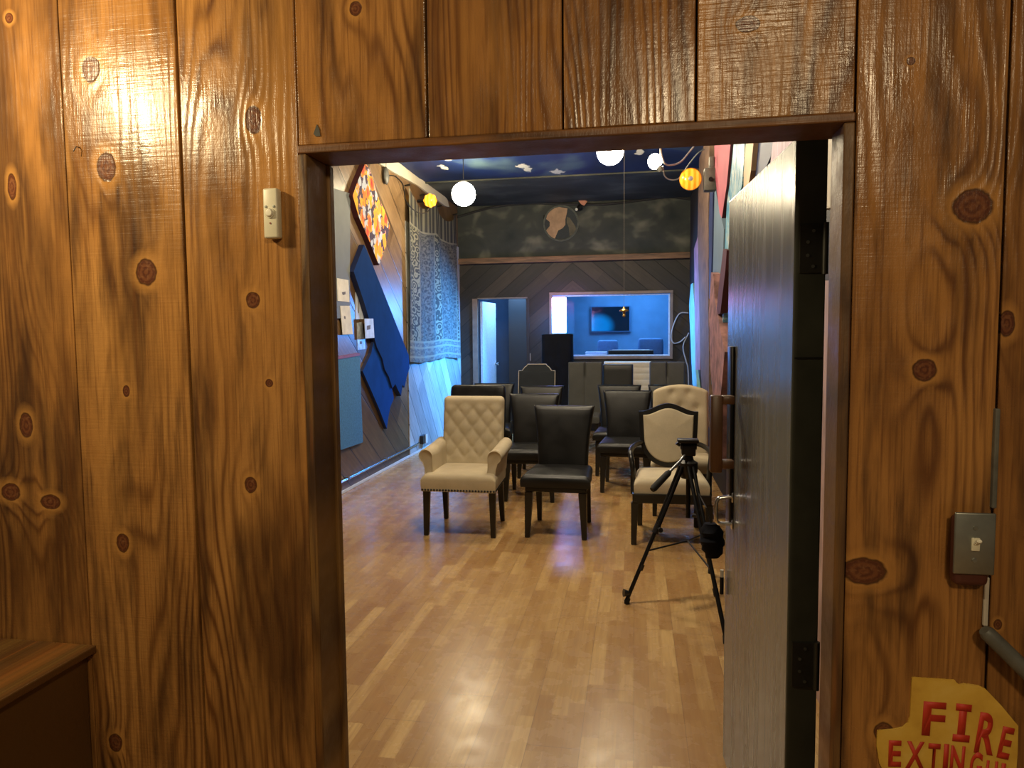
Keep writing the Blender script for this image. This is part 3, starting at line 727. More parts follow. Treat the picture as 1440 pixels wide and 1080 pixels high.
dup(blk, (-1.63, 7.85, 0), math.radians(3), 'black leather chair nearest the back doorway, only its top edge showing')

# chrome-legged black chair behind the beige armchair
t = thing('cantilever_chair', 'black padded chair with bent chrome legs behind the tufted armchair', 'chair', (-1.585, 6.72, 0), math.radians(1))
wr = lambda W, rc, h: (lambda v: W - 2*rc*(1-math.sqrt(max(0, 1-max(0, (v*h-(h-rc))/rc)**2))))
obj('seat', cushion(-.27, .27, -.27, .23, .40, .48, .03, .012), 'charcoal_vinyl', t, True)
obj('backrest', pillow(wr(.575, .05, .50), .50, .995, .07, lambda v: .24+.07*v, .03), 'black_leather', t, True)
for sx in (-1, 1):
    pts = spline([(sx*.20,.24,.60), (sx*.20,.20,.42), (sx*.20,-.15,.395), (sx*.20,-.24,.33), (sx*.20,-.25,.06), (sx*.20,-.22,.013), (sx*.20,-.1,.0125), (sx*.20,.25,.0125)], 6)
    obj('leg', tb(pts, .0125, 12), 'chrome', t, True)

# tufted rolled-arm chair
def tuft(px, pz, depth, x0=0., z0=0., zt=99, zb=-99):
    def f(x, z):
        a = (x-x0)/px + (z-z0)/pz; b = (x-x0)/px - (z-z0)/pz
        q = (abs(math.sin(PI*a)*math.sin(PI*b)))**.38
        k = 1.
        if z > zt: k = max(0, 1-(z-zt)/.05)
        if z < zb: k = max(0, 1-(zb-z)/.05)
        return depth*(q*k - .6*(1-k)*0 + (1-k)*.75)
    return f
t = thing('armchair', 'beige tufted armchair with rolled arms and black nailheads, front row left', 'armchair', (-1.288, 5.24, 0))
obj('seat', cushion(-.285, .285, -.285, .24, .345, .475, .045, .014, wfront=.93), 'beige_linen', t, True)
tf = tuft(.125, .16, .020, 0., .0, .47, .10)
bk = obj('backrest', pillow(wr(.50, .035, .56), .44, 1.01, .075, lambda v: .22+.085*v, .03, disp=tf, nu=44, nv=50), 'beige_linen', t, True)
for r in range(1, 7):
    z = .08*r
    for c in range(-2, 3):
        x = .125*(c + (.5 if r % 2 == 0 else 0))*1.0
        if r % 2 == 1: pass
        if abs(x) > .205 or z < .12 or z > .475: continue
        a = x/.125 + z/.16; b = x/.125 - z/.16
        if abs(a-round(a)) > .01 or abs(b-round(b)) > .01: continue
        v = z/.57; obj('button', ball(.009, 10, (1,.55,1)), 'beige_linen', bk, True, loc=(x, .22+.085*v-.0385-.002, .44+z))
def arm(sx):
    prof = [(.205,.40),(.212,.52),(.212,.585)]
    for k in range(13):
        a = PI - PI*1.35*k/12; prof.append((.266+.054*math.cos(a), .600+.052*math.sin(a)))
    prof += [(.290,.548),(.276,.50),(.268,.40)]
    loops = []
    for y, s in ((-.205,.86),(-.213,.95),(-.205,1),(-.1,1),(.12,1),(.26,.98),(.27,.9)):
        k = 0 if y < .0 else (y*.12)
        loops.append([(sx*((px-.24)*s+.24), y, (pz-.5)*s+.5+k) for px, pz in prof])
    return slab(loops)
for sx in (-1, 1): obj('arm', arm(sx), 'beige_linen', t, True)
bm = bmesh.new()
for k in range(25): bmesh.ops.create_uvsphere(bm, u_segments=8, v_segments=6, radius=.0085, matrix=Matrix.Translation((-.272+.544*k/24, -.2815, .357)))
for sx in (-1, 1):
    for k in range(20): bmesh.ops.create_uvsphere(bm, u_segments=8, v_segments=6, radius=.0085, matrix=Matrix.Translation((sx*(.281-.02*k/19), -.262+.47*k/19, .357)))
obj('nailhead_trim', bm, 'black_metal', t, True)
for sx in (-1, 1):
    obj('leg', leg((sx*.258,-.238,0), (sx*.252,-.232,.349), .036, .050), 'black_wood', t)
    obj('leg', leg((sx*.236,.245,0), (sx*.228,.19,.349), .034, .048), 'black_wood', t)

# shield-back armchair
t = thing('armchair', 'cream shield-back armchair with black wooden frame, front row right behind tripod', 'armchair', (.258, 5.235, 0))
obj('seat', cushion(-.262, .262, -.262, .21, .37, .475, .045, .022, wfront=.92), 'cream_linen', t, True)
obj('seat_rail', bx(-.272, .272, -.275, .235, .305, .372, .006), 'black_wood', t)
def shield(sc=1., dz=0.):
    pts = []
    for k in range(17):                                   # top, right to left: ogee arch
        u = 1-2*k/16; a = .5+.5*math.cos(PI*min(1, abs(u)*1.06)); pts.append((.226*u, .445 + .062*a))
    for k in range(1, 9): pts.append((-.226+.010*k/8+.0*k, .445-.20*k/8))
    for k in range(1, 20):
        a = PI + PI*k/20; pts.append((.216*math.cos(a), .245 + .225*math.sin(a)))
    for k in range(8, 0, -1): pts.append((.226-.010*k/8, .445-.20*k/8))
    ca, cb = 0, .26
    return [((x-ca)*sc+ca, (z-cb)*sc+cb) for x, z in pts]
lean = .15
def pl(x, z, d): return (x, .232 + lean*z - d, .455 + z)
obj('backrest', slab(pad_loops(shield(.86), pl, .028, .018)), 'cream_linen', t, True)
bm = bmesh.new(); outer, inner = shield(1.), shield(.855); n = len(outer)
Q = [[bm.verts.new(pl(*p, d)) for p in pts] for pts, d in ((outer,-.014),(outer,.016),(inner,.020),(inner,-.014))]
for j in range(4):
    for k in range(n): bm.faces.new((Q[j][k], Q[j][(k+1)%n], Q[(j+1)%4][(k+1)%n], Q[(j+1)%4][k]))
obj('back_frame', bm, 'black_wood', t, 35)
obj('back_rail', bx(-.20, .20, .205, .250, .372, .47, .006), 'black_wood', t)
for sx in (-1, 1):
    obj('leg', leg((sx*.262,-.25,0), (sx*.256,-.245,.306), .038, .05), 'black_wood', t)
    obj('leg', leg((sx*.215,.27,0), (sx*.215,.20,.306), .036, .045), 'black_wood', t)
    pts = spline([(sx*.20,.26,.66), (sx*.255,.14,.655), (sx*.285,-.02,.64), (sx*.283,-.10,.61), (sx*.272,-.13,.54), (sx*.268,-.13,.44), (sx*.266,-.16,.345)], 6)
    obj('arm', tb(pts, .019, 12), 'black_wood', t, True)

# beige arched tufted side chair behind it
t = thing('dining_chair', 'beige button-tufted chair with arched back behind the shield-back armchair', 'chair', (.388, 6.02, 0), math.radians(-2))
obj('seat', cushion(-.25, .25, -.26, .22, .37, .47, .04, .014), 'beige_linen', t, True)
def dimple(x, z):
    s = 0
    for bx_, bz_ in ((-.07,.50),(.07,.50),(-.14,.39),(0,.39),(.14,.39),(-.07,.28),(.07,.28)): s -= .02*math.exp(-((x-bx_)**2+(z-bz_)**2)/.0011)
    return s + .012
bk = obj('backrest', pillow(wr(.475, .02, .55), .44, 1.0, .07, lambda v: .21+.08*v, .03, disp=dimple, nu=30, nv=34, zt=lambda u: .055*math.sin(PI*min(1,max(0,u)))**.7), 'beige_linen', t, True)
for bx_, bz_ in ((-.07,.50),(.07,.50),(-.14,.39),(0,.39),(.14,.39)): obj('button', ball(.009, 10, (1,.5,1)), 'beige_linen', bk, True, loc=(bx_, .21+.08*bz_/.56-.026, .44+bz_+.04*bz_/.56))
for sx in (-1, 1):
    obj('leg', leg((sx*.215,-.225,0), (sx*.21,-.22,.372), .034, .048), 'black_wood', t)
    obj('leg', leg((sx*.21,.26,0), (sx*.205,.19,.372), .032, .046), 'black_wood', t)

# notched-top dark chair with pale piping
t = thing('dining_chair', 'dark slate chair with notched top and pale piping beside the black-covered stand', 'chair', (-1.222, 8.5, 0))
obj('seat', cushion(-.25, .25, -.26, .22, .40, .49, .035, .012), 'slate_fabric', t, True)
def notch():
    pts = [(-.235,0),(.235,0),(.235,.50)]
    pts += [(.235,.535),(.195,.535)]
    for k in range(7): a = -PI/2 + PI/2*(1-k/6) ; pts.append((.195-.045+.045*math.cos(a-PI/2+PI/2)*1.0 if False else .195-.055*k/6, .535+.055*math.sin(PI/2*k/6)**1.5))
    pts += [(.118,.618),(-.118,.618)]
    L = [(-x, z) for x, z in pts[2:-2]][::-1]
    return pts + L
def pn(x, z, d): return (x, .23+.10*z/.6-d, .52+z)
obj('backrest', slab(pad_loops(notch(), pn, .05, .012)), 'slate_fabric', t, 40)
nb = notch(); path = [pn(x*.985, .003+z*.985, .048) for x, z in nb]
obj('piping', tb(path, .005, 8, closed=True), 'pale_trim', t, True)
obj('back_post', bx(-.2, .2, .195, .235, .42, .56, .006), 'black_wood', t)
for sx in (-1, 1):
    obj('leg', leg((sx*.21,-.22,0), (sx*.205,-.215,.40), .034, .046), 'black_wood', t)
    obj('leg', leg((sx*.21,.26,0), (sx*.205,.19,.40), .032, .046), 'black_wood', t)

# two tall dark grey chairs with a seam
t = thing('dining_chair', 'tall dark grey chair with centre seam, left below the window', 'chair', (-.642, 8.93, 0))
obj('seat', cushion(-.212, .212, -.26, .22, .40, .49, .03, .01), 'grey_fabric', t, True)
seam = lambda x, z: -.034*math.exp(-(x/.012)**2)*(1 if z > .50 else .25)
obj('backrest', pillow(wr(.445, .015, .70), .44, 1.142, .08, lambda v: .22+.07*v, .02, disp=seam, nu=40, nv=20), 'grey_fabric', t, True)
for sx in (-1, 1):
    obj('leg', leg((sx*.18,-.22,0), (sx*.178,-.215,.40), .034, .046), 'black_wood', t)
    obj('leg', leg((sx*.18,.26,0), (sx*.178,.19,.40), .032, .046), 'black_wood', t)
dup(t, (.41, 8.93, 0), 0, 'tall dark grey chair with centre seam, right below the window')
# black square-backed chair in front of a cream one
t = thing('dining_chair', 'black square-backed chair between the two tall dark grey chairs', 'chair', (-.218, 9.02, 0))
obj('seat', cushion(-.199, .199, -.25, .2, .40, .48, .03, .01), 'black_leather', t, True)
obj('backrest', pillow(wr(.398, .01, .64), .48, 1.108, .06, lambda v: .22+.06*v, .02), 'black_leather', t, True)
for sx in (-1, 1):
    obj('leg', leg((sx*.19,-.21,0), (sx*.185,-.205,.402), .034, .046), 'black_wood', t)
    obj('leg', leg((sx*.19,.24,0), (sx*.185,.18,.402), .032, .046), 'black_wood', t)
    obj('back_post', bx(sx*.17-.02, sx*.17+.02, .20, .235, .42, .55, .004), 'black_wood', t)
t = thing('dining_chair', 'wide cream channel-backed chair half hidden behind the black square-backed chair', 'chair', (-.10, 9.72, 0))
obj('seat', cushion(-.32, .32, -.24, .2, .40, .49, .03, .01), 'cream_linen', t, True)
ch = lambda x, z: .010*abs(math.sin(PI*z/.085))**.5
obj('backrest', pillow(wr(.66, .012, .68), .44, 1.118, .06, lambda v: .22+.05*v, .02, disp=ch, nv=60), 'cream_linen', t, True)
for sx in (-1, 1):
    obj('leg', leg((sx*.27,-.2,0), (sx*.265,-.195,.402), .034, .046), 'black_wood', t)
    obj('leg', leg((sx*.27,.24,0), (sx*.265,.18,.402), .032, .046), 'black_wood', t)

# ------------------------------------------------------------------ tripod
T0 = Vector((.30, 4.05, 0)); ap = .70
tr = thing('tripod', 'black camera tripod with pan handle beside the open door', 'tripod', T0)
hub = onY(968, 655, 4.05) - T0
feet = [Vector((-.040, 3.865, 0))-T0, Vector((.44, 3.42, 0))-T0, Vector((.47, 4.44, 0))-T0]
obj('crown', lathe([(0,-.07),(.04,-.07),(.052,-.03),(.052,.02),(.03,.035),(.024,.06),(0,.06)], 18), 'black_plastic', tr, True, loc=hub)
obj('centre_column', tb([hub+Vector((0,0,-.30)), hub+Vector((0,0,.05))], .013, 14), 'black_metal', tr, True)
for i, ft in enumerate(feet):
    top = hub + (Vector((ft.x, ft.y, 0))-Vector((hub.x, hub.y, 0))).normalized()*.045
    d = ft-top; side = d.cross(Vector((0,0,1))).normalized()
    bm = bmesh.new()
    for s in (-1, 1): tube(bm, [top+side*s*.014, top+d*.45+side*s*.012], .0105, 10)
    lg = obj('leg', bm, 'black_metal', tr, True)
    obj('lower_leg', tb([top+d*.40, ft+Vector((0,0,.02))], .0115, 10), 'black_metal', lg, True)
    obj('leg_lock', tb([top+d*.43, top+d*.49], .019, 10), 'black_plastic', lg, 40)
    obj('leg_lock', tb([top+d*.72, top+d*.76], .015, 10), 'black_plastic', lg, 40)
    obj('knob', tb([top+d*.455+side*-.018, top+d*.455+side*-.045], [.008,.014], 12), 'black_plastic', lg, 40)
    obj('rubber_foot', tb([ft, ft+Vector((0,0,.012)), ft-d*.04], [.015,.016,.010], 12), 'rubber', lg, True)
    br = top+d*.62
    obj('brace', tb([br, Vector((hub.x, hub.y, br.z+.03))], .005, 8), 'black_metal', tr, True)
ft = feet[0]; obj('foot_knob', tb([ft+Vector((.018,.008,.055)), ft+Vector((-.006,-.004,.060)), ft+Vector((-.018,-.008,.062))], [.008,.018,.022], 12), 'black_plastic', tr, 40)
h2 = hub+Vector((0,0,.06))
obj('pan_head', bx(-.038, .038, -.036, .036, 0, .062, .008, 3), 'black_plastic', tr, 40, loc=h2)
obj('camera_plate', bx(-.062, .055, -.04, .04, .074, .094, .005, 2), 'black_plastic', tr, 40, loc=h2)
obj('tilt_joint', tb([h2+Vector((-.045,0,.055)), h2+Vector((.045,0,.055))], .022, 14), 'black_plastic', tr, 40)
obj('clamp_lever', tb([h2+Vector((-.05,-.03,.06)), h2+Vector((-.068,-.034,.076))], [.008,.012], 10), 'black_plastic', tr, 40)
e0 = onY(957, 648, 3.98)-T0; e1 = onY(942, 663, 3.93)-T0; e2 = onY(917, 689, 3.84)-T0
hd = obj('pan_handle', tb([h2+Vector((-.01,-.01,.02)), e0, e1], .0075, 10), 'grey_alu', tr, True)
obj('grip', tb([e1, e1+(e2-e1)*.1, e1+(e2-e1)*.9, e2], [.012,.018,.020,.015], 12), 'rubber', hd, True)
# bag on the tripod
a, b = onY(1000, 736, 3.60), onY(1003, 784, 3.58)
bm = bmesh.new(); pts = []; rr = []
for k in range(9): pts.append(a + (b-a)*k/8); rr.append(.014 + .043*math.sin(PI*(.12+.8*k/8))**.6)
tube(bm, pts, rr, 16)
for v in bm.verts: v.co.x += .006*math.sin(v.co.z*160+v.co.y*90); v.co.y += .006*math.cos(v.co.z*130)
bg = tag(obj('drawstring_bag', bm, 'black_cloth', None, True), 'small black bag hanging on the right leg of tripod', 'bag')
top = T0+hub; obj('cord', tb([a, a+Vector((-.02,.03,.07)), T0+hub+Vector((.04,-.04,-.12))], .0035, 6), 'cable_black', bg, True)

# ------------------------------------------------------------------ left wall
def polyL(name, pts, mat, label, cat, x=XL+.02, th=None, group=None, side=None, parent=None):
    th = (x-XL-.0003) if th is None else th
    bm = bmesh.new(); prism(bm, [onX(px, py, x) for px, py in pts], (-th,0,0), 0, None if side is None else 1)
    bmesh.ops.triangulate(bm, faces=[f for f in bm.faces if len(f.verts) > 4])
    o = obj(name, bm, mat if side is None else [mat, side], parent)
    return tag(o, label, cat, group) if parent is None else o
polyL('wall_board', [(440,255),(463,262.5),(492.5,272),(492,430),(492,447),(440,449)], 'grey_board', 'tall plain grey board on left wall behind two paper notes', 'board', XL+.02)
o = polyL('carpet_panel', [(440,512),(472,504.5),(506,498.5),(508,560),(510.5,622),(476,634),(440,648)], 'blue_carpet', 'low blue carpeted panel near the door jamb on left wall', 'panel', XL+.03)
polyL('edge_strip', [(440,507),(472,502),(506,496.3),(506,500),(472,506),(440,513)], 'red_brown', '', '', XL+.034, .03, parent=o)
polyL('wall_hanging', [(514,229),(522,243),(531,275),(541,296),(548,318),(543,345),(533,373),(517,333),(505,306),(496,275),(503,255)], 'floral_cloth', 'orange floral diamond cloth panel high on the left wall', 'wall hanging', XL+.06, side='maroon')
def cloth(name, outline, mat, label, x, folds=(0,0), thick=.03, side='navy_paint'):
    return polyL(name, outline, mat, label, 'wall hanging', x, None, None, side)
cloth('wall_hanging', [(512,344),(516,352),(529,385),(545,425),(562,468),(575,500),(576,517),(572,530),(569,545),(566,541),(564,557),(560,549),(556,540),(552,546),(547,530),(541,519),(538,505),(530,488),(521,455),(512,425),(503,398),(497.5,382),(504,365)], 'blue_cloth', 'tall dark blue stretched cloth panel with ragged hem below the floral panel', XL+.055)
cloth('wall_hanging', [(528,470),(535,480),(539,500),(545,522),(551,545),(554,560),(549,572),(546,588),(544,603),(534,577),(522,549),(510,522),(515,512),(522,497)], 'blue_cloth_deep', 'bright blue lower cloth diamond with torn dark edge on left wall', XL+.035)
for nm, pts, mt, lb, ink in (
    ('paper_note', [(474,391),(490,394),(491.5,425),(475,423)], 'paper', 'upper square cream paper note on the grey board', [(481,411),(486,410),(486,414),(482,415)]),
    ('paper_note', [(478.5,430),(492,430),(496.5,470),(482,470.5)], 'paper', 'long cream paper note hanging askew below the square note', [(484,444),(486,445),(486,449),(484,448)]),
    ('paper_note', [(500,411),(510,412),(511.5,449),(500,449)], 'paper_blue', 'narrow shiny paper strip beside the blue cloth panel', [(504,420),(505,420),(505,440),(504,440)]),
    ('paper_note', [(512.5,448),(525,448),(526.5,475),(514,476)], 'paper_blue', 'white printed card overlapping the blue cloth panel', [(516,458),(521,457),(521,463),(516,464)]),
    ('paper_note', [(502,454),(509,453),(513,478),(514,491),(503,492)], 'foil', 'crumpled shiny foil paper at the bottom of the notes', [(506,480),(509,480),(509,484),(506,484)])):
    xx = XL+.0241 if pts[0][0] < 480 else (XL+.0592 if 'card' in lb else XL+.0041)
    o = polyL(nm, pts, mt, lb, 'note', xx, .004, 'paper notes on the left wall')
    polyL('printing', ink, 'ink', '', '', xx+.001, .0008, parent=o)
# tapestry
def tap():
    bm = bmesh.new(); uvl = bm.loops.layers.uv.new('UVMap'); nu, nv = 60, 50; g = []
    tl, tr_, bl, br = onX(571,262,XL+.03), onX(640,303,XL+.03), onX(574,509,XL+.03), onX(645,503,XL+.03)
    for j in range(nv+1):
        v = j/nv; row = []
        for i in range(nu+1):
            u = i/nu; a = bl.lerp(br, u); b = tl.lerp(tr_, u); p = a.lerp(b, v)
            sc = abs(math.sin(PI*u*2.02))*.17*v**6                      # scalloped top hem
            p = p - Vector((0,0,sc))
            d = .016*math.sin(u*34+3*v) * (.35+.65*(1-v)) + .012*math.sin(u*15+1.3*v)
            row.append(bm.verts.new((XL+.052+d, p.y, p.z - .02*math.sin(u*7)*(1-v))))
        g.append(row)
    for j in range(nv):
        for i in range(nu):
            f = bm.faces.new((g[j][i], g[j][i+1], g[j+1][i+1], g[j+1][i]))
            for l, (a, b) in zip(f.loops, ((i,j),(i+1,j),(i+1,j+1),(i,j+1))): l[uvl].uv = (a/nu, b/nv)
    bmesh.ops.solidify(bm, geom=bm.faces[:], thickness=.004); return bm
tp = obj('tapestry', tap(), 'tapestry_weave', None, True)
for px, py in ((572,261),(593,275),(617,290),(639,302)):
    q = onX(px, py, XL+.03); obj('peg', tb([(XL+.003, q.y, q.z), (XL+.075, q.y, q.z+.01)], [.010,.014], 10), 'black_wood', tp, True)
tag(tp, 'long grey patterned tapestry hanging from pegs at far end of left wall', 'tapestry')
# transformer and cords
a = onX(543, 247, XL+.03)
tf_ = tag(obj('power_adapter', ball(.085, 16, (.35,.75,1.15)), 'grey_paint', None, True, loc=a), 'dark oval power adapter hanging by its cord high on the left wall', 'adapter')
obj('cord', tb(spline([(0,0,.08), (0,.0,.15), onX(540,215,XL+.03)-a, onX(536,196,XL+.03)-a], 6), .009, 8), 'cable_white', tf_, True)
tag(obj('cable', tb(spline([onX(547,247,XL+.012), onX(556,248,XL+.012), onX(566,258,XL+.012), onX(568,268,XL+.02), onX(572,285,XL+.14), onX(588,299,XL+.15), onX(601,298,XL+.15), onX(605,290,XL+.12)], 6), .006, 8), 'cable_black', None, True), 'thin black cable looping from power adapter to the amber wall lamp', 'cable')
a = onX(514, 215, XL+.02)
tag(obj('wire_hoop', tb([a+Vector((0, .16*math.cos(q), .10*math.sin(q))) for q in [2*PI*k/28 for k in range(28)]], .008, 8, closed=True), 'cable_black', None, True), 'black wire hoop above the floral diamond panel', 'hoop')
# conduit + outlet
a, b = onX(440, 699.5, XL+.025), onX(589, 622, XL+.025)
cdt = thing('conduit', 'grey metal conduit running low along the left wall', 'conduit', (0,0,0))
obj('pipe', tb([(a.x, a.y, (a.z+b.z)/2), (b.x, b.y, (a.z+b.z)/2)], .012, 12), 'chrome', cdt, True)
for k in (.25, .6): q = a.lerp(b, k); obj('strap', bx(q.x-.0248, q.x+.014, q.y-.012, q.y+.012, (a.z+b.z)/2-.018, (a.z+b.z)/2+.018, .003), 'steel', cdt)
a = onX(594, 618, XL+.03)
ob = thing('outlet_box', 'black outlet box with white plate at end of conduit', 'outlet', (XL, a.y+.06, a.z))
obj('box', bx(.0005, .06, -.12, .05, -.055, .055, .006), 'black_plastic', ob)
obj('cover_plate', bx(.06, .066, -.02, .06, -.06, .06, .002), 'white_paint', ob)
# jelly-jar amber lamp
def jar_lamp(name, pos, r, label, mat, n=10):
    t = thing(name, label, 'lamp', pos); bm = ball(r, 24)
    for v in bm.verts:
        a = math.atan2(v.co.z, v.co.x); k = 1+.06*math.cos(8*a); v.co.x *= k; v.co.z *= k
    obj('shade', bm, mat, t, True); return t
p = onX(605, 282, XL+.17)
t = jar_lamp('wall_lamp', p, .085, 'ribbed amber glass lamp on left wall above the tapestry', 'amber_bright')
obj('stem', tb([(-.17,0,.0),(-.07,0,0)], .02, 10), 'black_metal', t, True)
obj('bulb_tip', ball(.02, 10), 'bulb_glow', t, True, loc=(.03,.085,0))

# ------------------------------------------------------------------ ceiling lamps
def globe(px, py, Y, r, label):
    p = onY(px, py, Y); t = thing('pendant_lamp', label, 'pendant lamp', p, 0, 'white globe lamps')
    obj('globe', ball(r, 32), 'globe_glow', t, True)
    obj('cap', lathe([(r*.5,r*.84),(r*.42,r*.93),(r*.3,r*1.06),(0.001,r*1.07)], 20), 'white_paint', t, True)
    top = ZC-p.z
    if top > r*1.1: obj('cord', tb([(0,0,r*1.05), (0,0,top-.0005)], .005, 8), 'cable_black', t, True)
    return t
globe(652, 273, 7.9, .135, 'glowing white globe lamp on a thin cord, left of the ceiling')
globe(858, 213, 7.2, .133, 'glowing white globe lamp close to the ceiling, cut by the door head')
# small bulb with socket and wire, amber jars
p = onY(921, 227, 6.4)
t = thing('bulb_lamp', 'bare bright bulb hanging in white wires near the right ceiling', 'lamp', p)
obj('bulb', ball(.062, 20, (1,1,1.1)), 'bulb_glow', t, True)
obj('socket', tb([(.03,0,-.045),(.055,0,-.085)], [.028,.02], 12), 'grey_paint', t, True)
obj('stem', tb([(.04,0,.03),(.05,0,.10),(.05,0,ZC-p.z-.0005)], .008, 8), 'black_metal', t, True)
p = onY(930, 196, 6.2)
t = jar_lamp('bulb_lamp', p, .062, 'amber glass lamp at the ceiling just above the bare bright bulb', 'amber_bright')
obj('stem', tb([(0,0,.05),(0,0,ZC-p.z-.0005)], .014, 10), 'brass', t, True)
# amber work light clamped on the right wall
p = onY(971, 252, 6.6)
t = thing('clamp_light', 'round amber lens spotlight clamped on the right wall boards', 'lamp', p)
obj('lens', lathe([(0,.035),(.05,.03),(.085,.015),(.094,0)], 28, 'y'), 'amber_glass', t, True)
obj('reflector', lathe([(.025,.012),(.04,.02),(.02,.055),(0,.06)], 16, 'y'), 'foil', t, True, loc=(0,.02,0))
obj('shell', lathe([(.094,0),(.099,.006),(.096,-.03),(.07,-.09),(.035,-.13),(0,-.13)], 28, 'y'), 'brass', t, True)
cb = obj('clamp_body', bx(.115, .225, -.05, .06, -.115, .085, .012, 2), 'grey_paint', t, 40)
obj('clamp_jaw', bx(.16, .205, -.02, .04, .085, .19, .008, 2), 'grey_paint', cb, 40)
obj('clamp_screw', tb([(.17,-.075,-.02),(.17,-.05,-.02)], .018, 12), 'black_metal', cb, 40)
# white wires
def wire(pts, r, mat, label, nm='cable', cat='cable'):
    return tag(obj(nm, tb(spline(pts, 8), r, 8), mat, None, True), label, cat)
wire([onY(932,234,6.4), onY(935,248,6.5), onY(944,253,6.7), onY(956,250,6.9), onY(968,232,7.1), onY(980,217,7.2), onY(990,210,7.3)], .006, 'cable_white', 'thin grey wire looping low under the bare bulb')
wire([onY(928,205,6.3), onY(931,221,6.35), onY(936,231,6.4), onY(946,232,6.5), onY(958,227,6.6), onY(970,213,6.7), onY(985,195,6.8), onY(992,190,6.9)], .008, 'cable_white', 'white cord curving up from the bare bulb to the right wall')
# cord with a brass finial
p = onY(877.5, 437, 6.0)
t = thing('pull_cord', 'brass bell-shaped finial hanging on a thin long cord before the window', 'pull cord', p)
obj('cord', tb([(0,0,.03),(0,0,ZC-p.z-.0005)], .0013, 6), 'pale_trimcord', t, True)
obj('finial', lathe([(0,.035),(.008,.03),(.012,.018),(.036,.006),(.038,-.003),(.012,-.008),(.009,-.03),(.014,-.04),(.008,-.052),(0,-.055)], 20), 'brass', t, True)
# back wall: cable along the top, small lamp, disc
wire([onY(640,306,YB-.05), onY(690,292,YB-.05), onY(740,286,YB-.05), onY(800,287,YB-.05), onY(850,287,YB-.05), onY(905,281,YB-.05), onY(940,277,YB-.05), onY(972,280,YB-.05)], .018, 'cable_black', 'thick black cable sagging along the top of the smoke-painted wall')
p = onY(816, 289, YB-.11)
t = thing('spot_lamp', 'small clip lamp with salmon flap on the wall beside the painted disc', 'lamp', p)
obj('lamp_body', tb([(.0,.025,-.02),(-.03,.0,-.04)], [.05,.035], 14), 'black_metal', t, True)
obj('bulb', ball(.022, 12), 'white_paint', t, True, loc=(-.055,-.02,-.06))
bm = bmesh.new(); prism(bm, [(-.03,-.03,.07),(.07,-.03,.075),(.11,-.03,.05),(.06,-.03,-.01),(.02,-.03,.01)], (0,.01,0)); obj('flap', bm, 'salmon', t)
p = onY(789, 314, YB-.031); R = .275
t = thing('wall_disc', 'round disc of peeling tan plaster on the smoke-painted back wall', 'wall disc', (p.x, YB-.0305, p.z))
obj('rim', lathe([(R*.9,.0),(R*1.0,.0),(R*1.0,.012),(R*.94,.016),(R*.9,.006)], 48, 'y'), 'ring_paint', t, True)
obj('backing', lathe([(0,.0),(R*.905,.0),(R*.905,.006),(0,.006)], 48, 'y'), 'slate_paint', t, 40)
def D(x, y): q = onY(x, y, YB-.04); return Vector((q.x-p.x, -.0085, q.z-p.z))
for nm, pts, mt in (('plaster_patch', [(768,308),(770,300),(778,293),(786,291),(798,293),(797,300),(795,308),(795,316),(791,321),(785,324),(782,331),(780,336),(774,334),(767,325),(773,318),(773,312)], 'tan_plaster'),
                    ('plaster_patch', [(797,305),(801,306),(809,318),(810,322),(806,329),(801,332),(800,320),(797,313)], 'olive_plaster'),
                    ('plaster_patch', [(763.8,303),(766.5,302),(767,323),(764.5,319)], 'black_gap')):
    bm = bmesh.new(); prism(bm, [D(*q) for q in pts], (0,.0024,0)); bmesh.ops.triangulate(bm, faces=[f for f in bm.faces if len(f.verts) > 4]); obj(nm, bm, mt, t)
# cables at right of the window
wire([onY(968,440,YB-.04), onY(956,441,YB-.04), onY(948,455,YB-.04), onY(944,472,YB-.04), onY(947,482,YB-.04), onY(956,481,YB-.04), onY(964,474,YB-.04)], .010, 'cable_white', 'looped white cable on the dark wall beside the window')
wire([onY(969,468,YB-.03), onY(962,482,YB-.03), onY(961,492,YB-.03), onY(965,508,YB-.03), onY(968,525,YB-.03), onY(969,600,YB-.03)], .010, 'cable_white', 'white cable hanging down the corner below the looped cable')
# switch by the doorway
p = onY(743.5, 502, YB-.001)
t = thing('light_switch', 'tiny dark wall switch between the back doorway and the window', 'light switch', (p.x, YB-.0005, p.z))
obj('cover_plate', bx(-.035, .035, -.008, 0, -.06, .06, .003), 'pale_trimcord', t); obj('toggle', bx(-.006, .006, -.018, -.008, -.012, .012, .002), 'steel', t)

# LED panel on a draped black stand
st = thing('draped_stand', 'tall stand covered in black cloth below the bright light panel', 'stand', (-1.126, 10.30, 0))
bm = bmesh.new(); n = 40; rings = []
for j, (z, s) in enumerate(((0.0,.9),(.3,.92),(.6,.86),(.85,.82),(.98,.9),(1.08,1),(1.3,.99),(1.5,1),(1.512,.97))):
    ring = []
    for k in range(n):
        a = 2*PI*k/n; ca, sa = math.cos(a), math.sin(a); q = (abs(ca)**8+abs(sa)**8)**(-1/8)
        fold = (.012*math.sin(7*a+z*3)+.008*math.sin(13*a)) * (1 if z < 1.0 else .25)
        ring.append(bm.verts.new((ca*q*(.228*s+fold), sa*q*(.13*s+fold), z + (.012*math.sin(5*a) if .7 < z < 1.1 else 0))))
    rings.append(ring)
for A, B in zip(rings, rings[1:]):
    for k in range(n): bm.faces.new((A[k], A[(k+1)%n], B[(k+1)%n], B[k]))
bm.faces.new(rings[0][::-1]); bm.faces.new(rings[-1])
obj('cloth_cover', bm, 'black_cloth', st, 60)
lp = thing('led_light', 'bright upright pink and blue light panel on the cloth-covered stand', 'light panel', (-1.10, 10.33, 1.5125), math.radians(4))
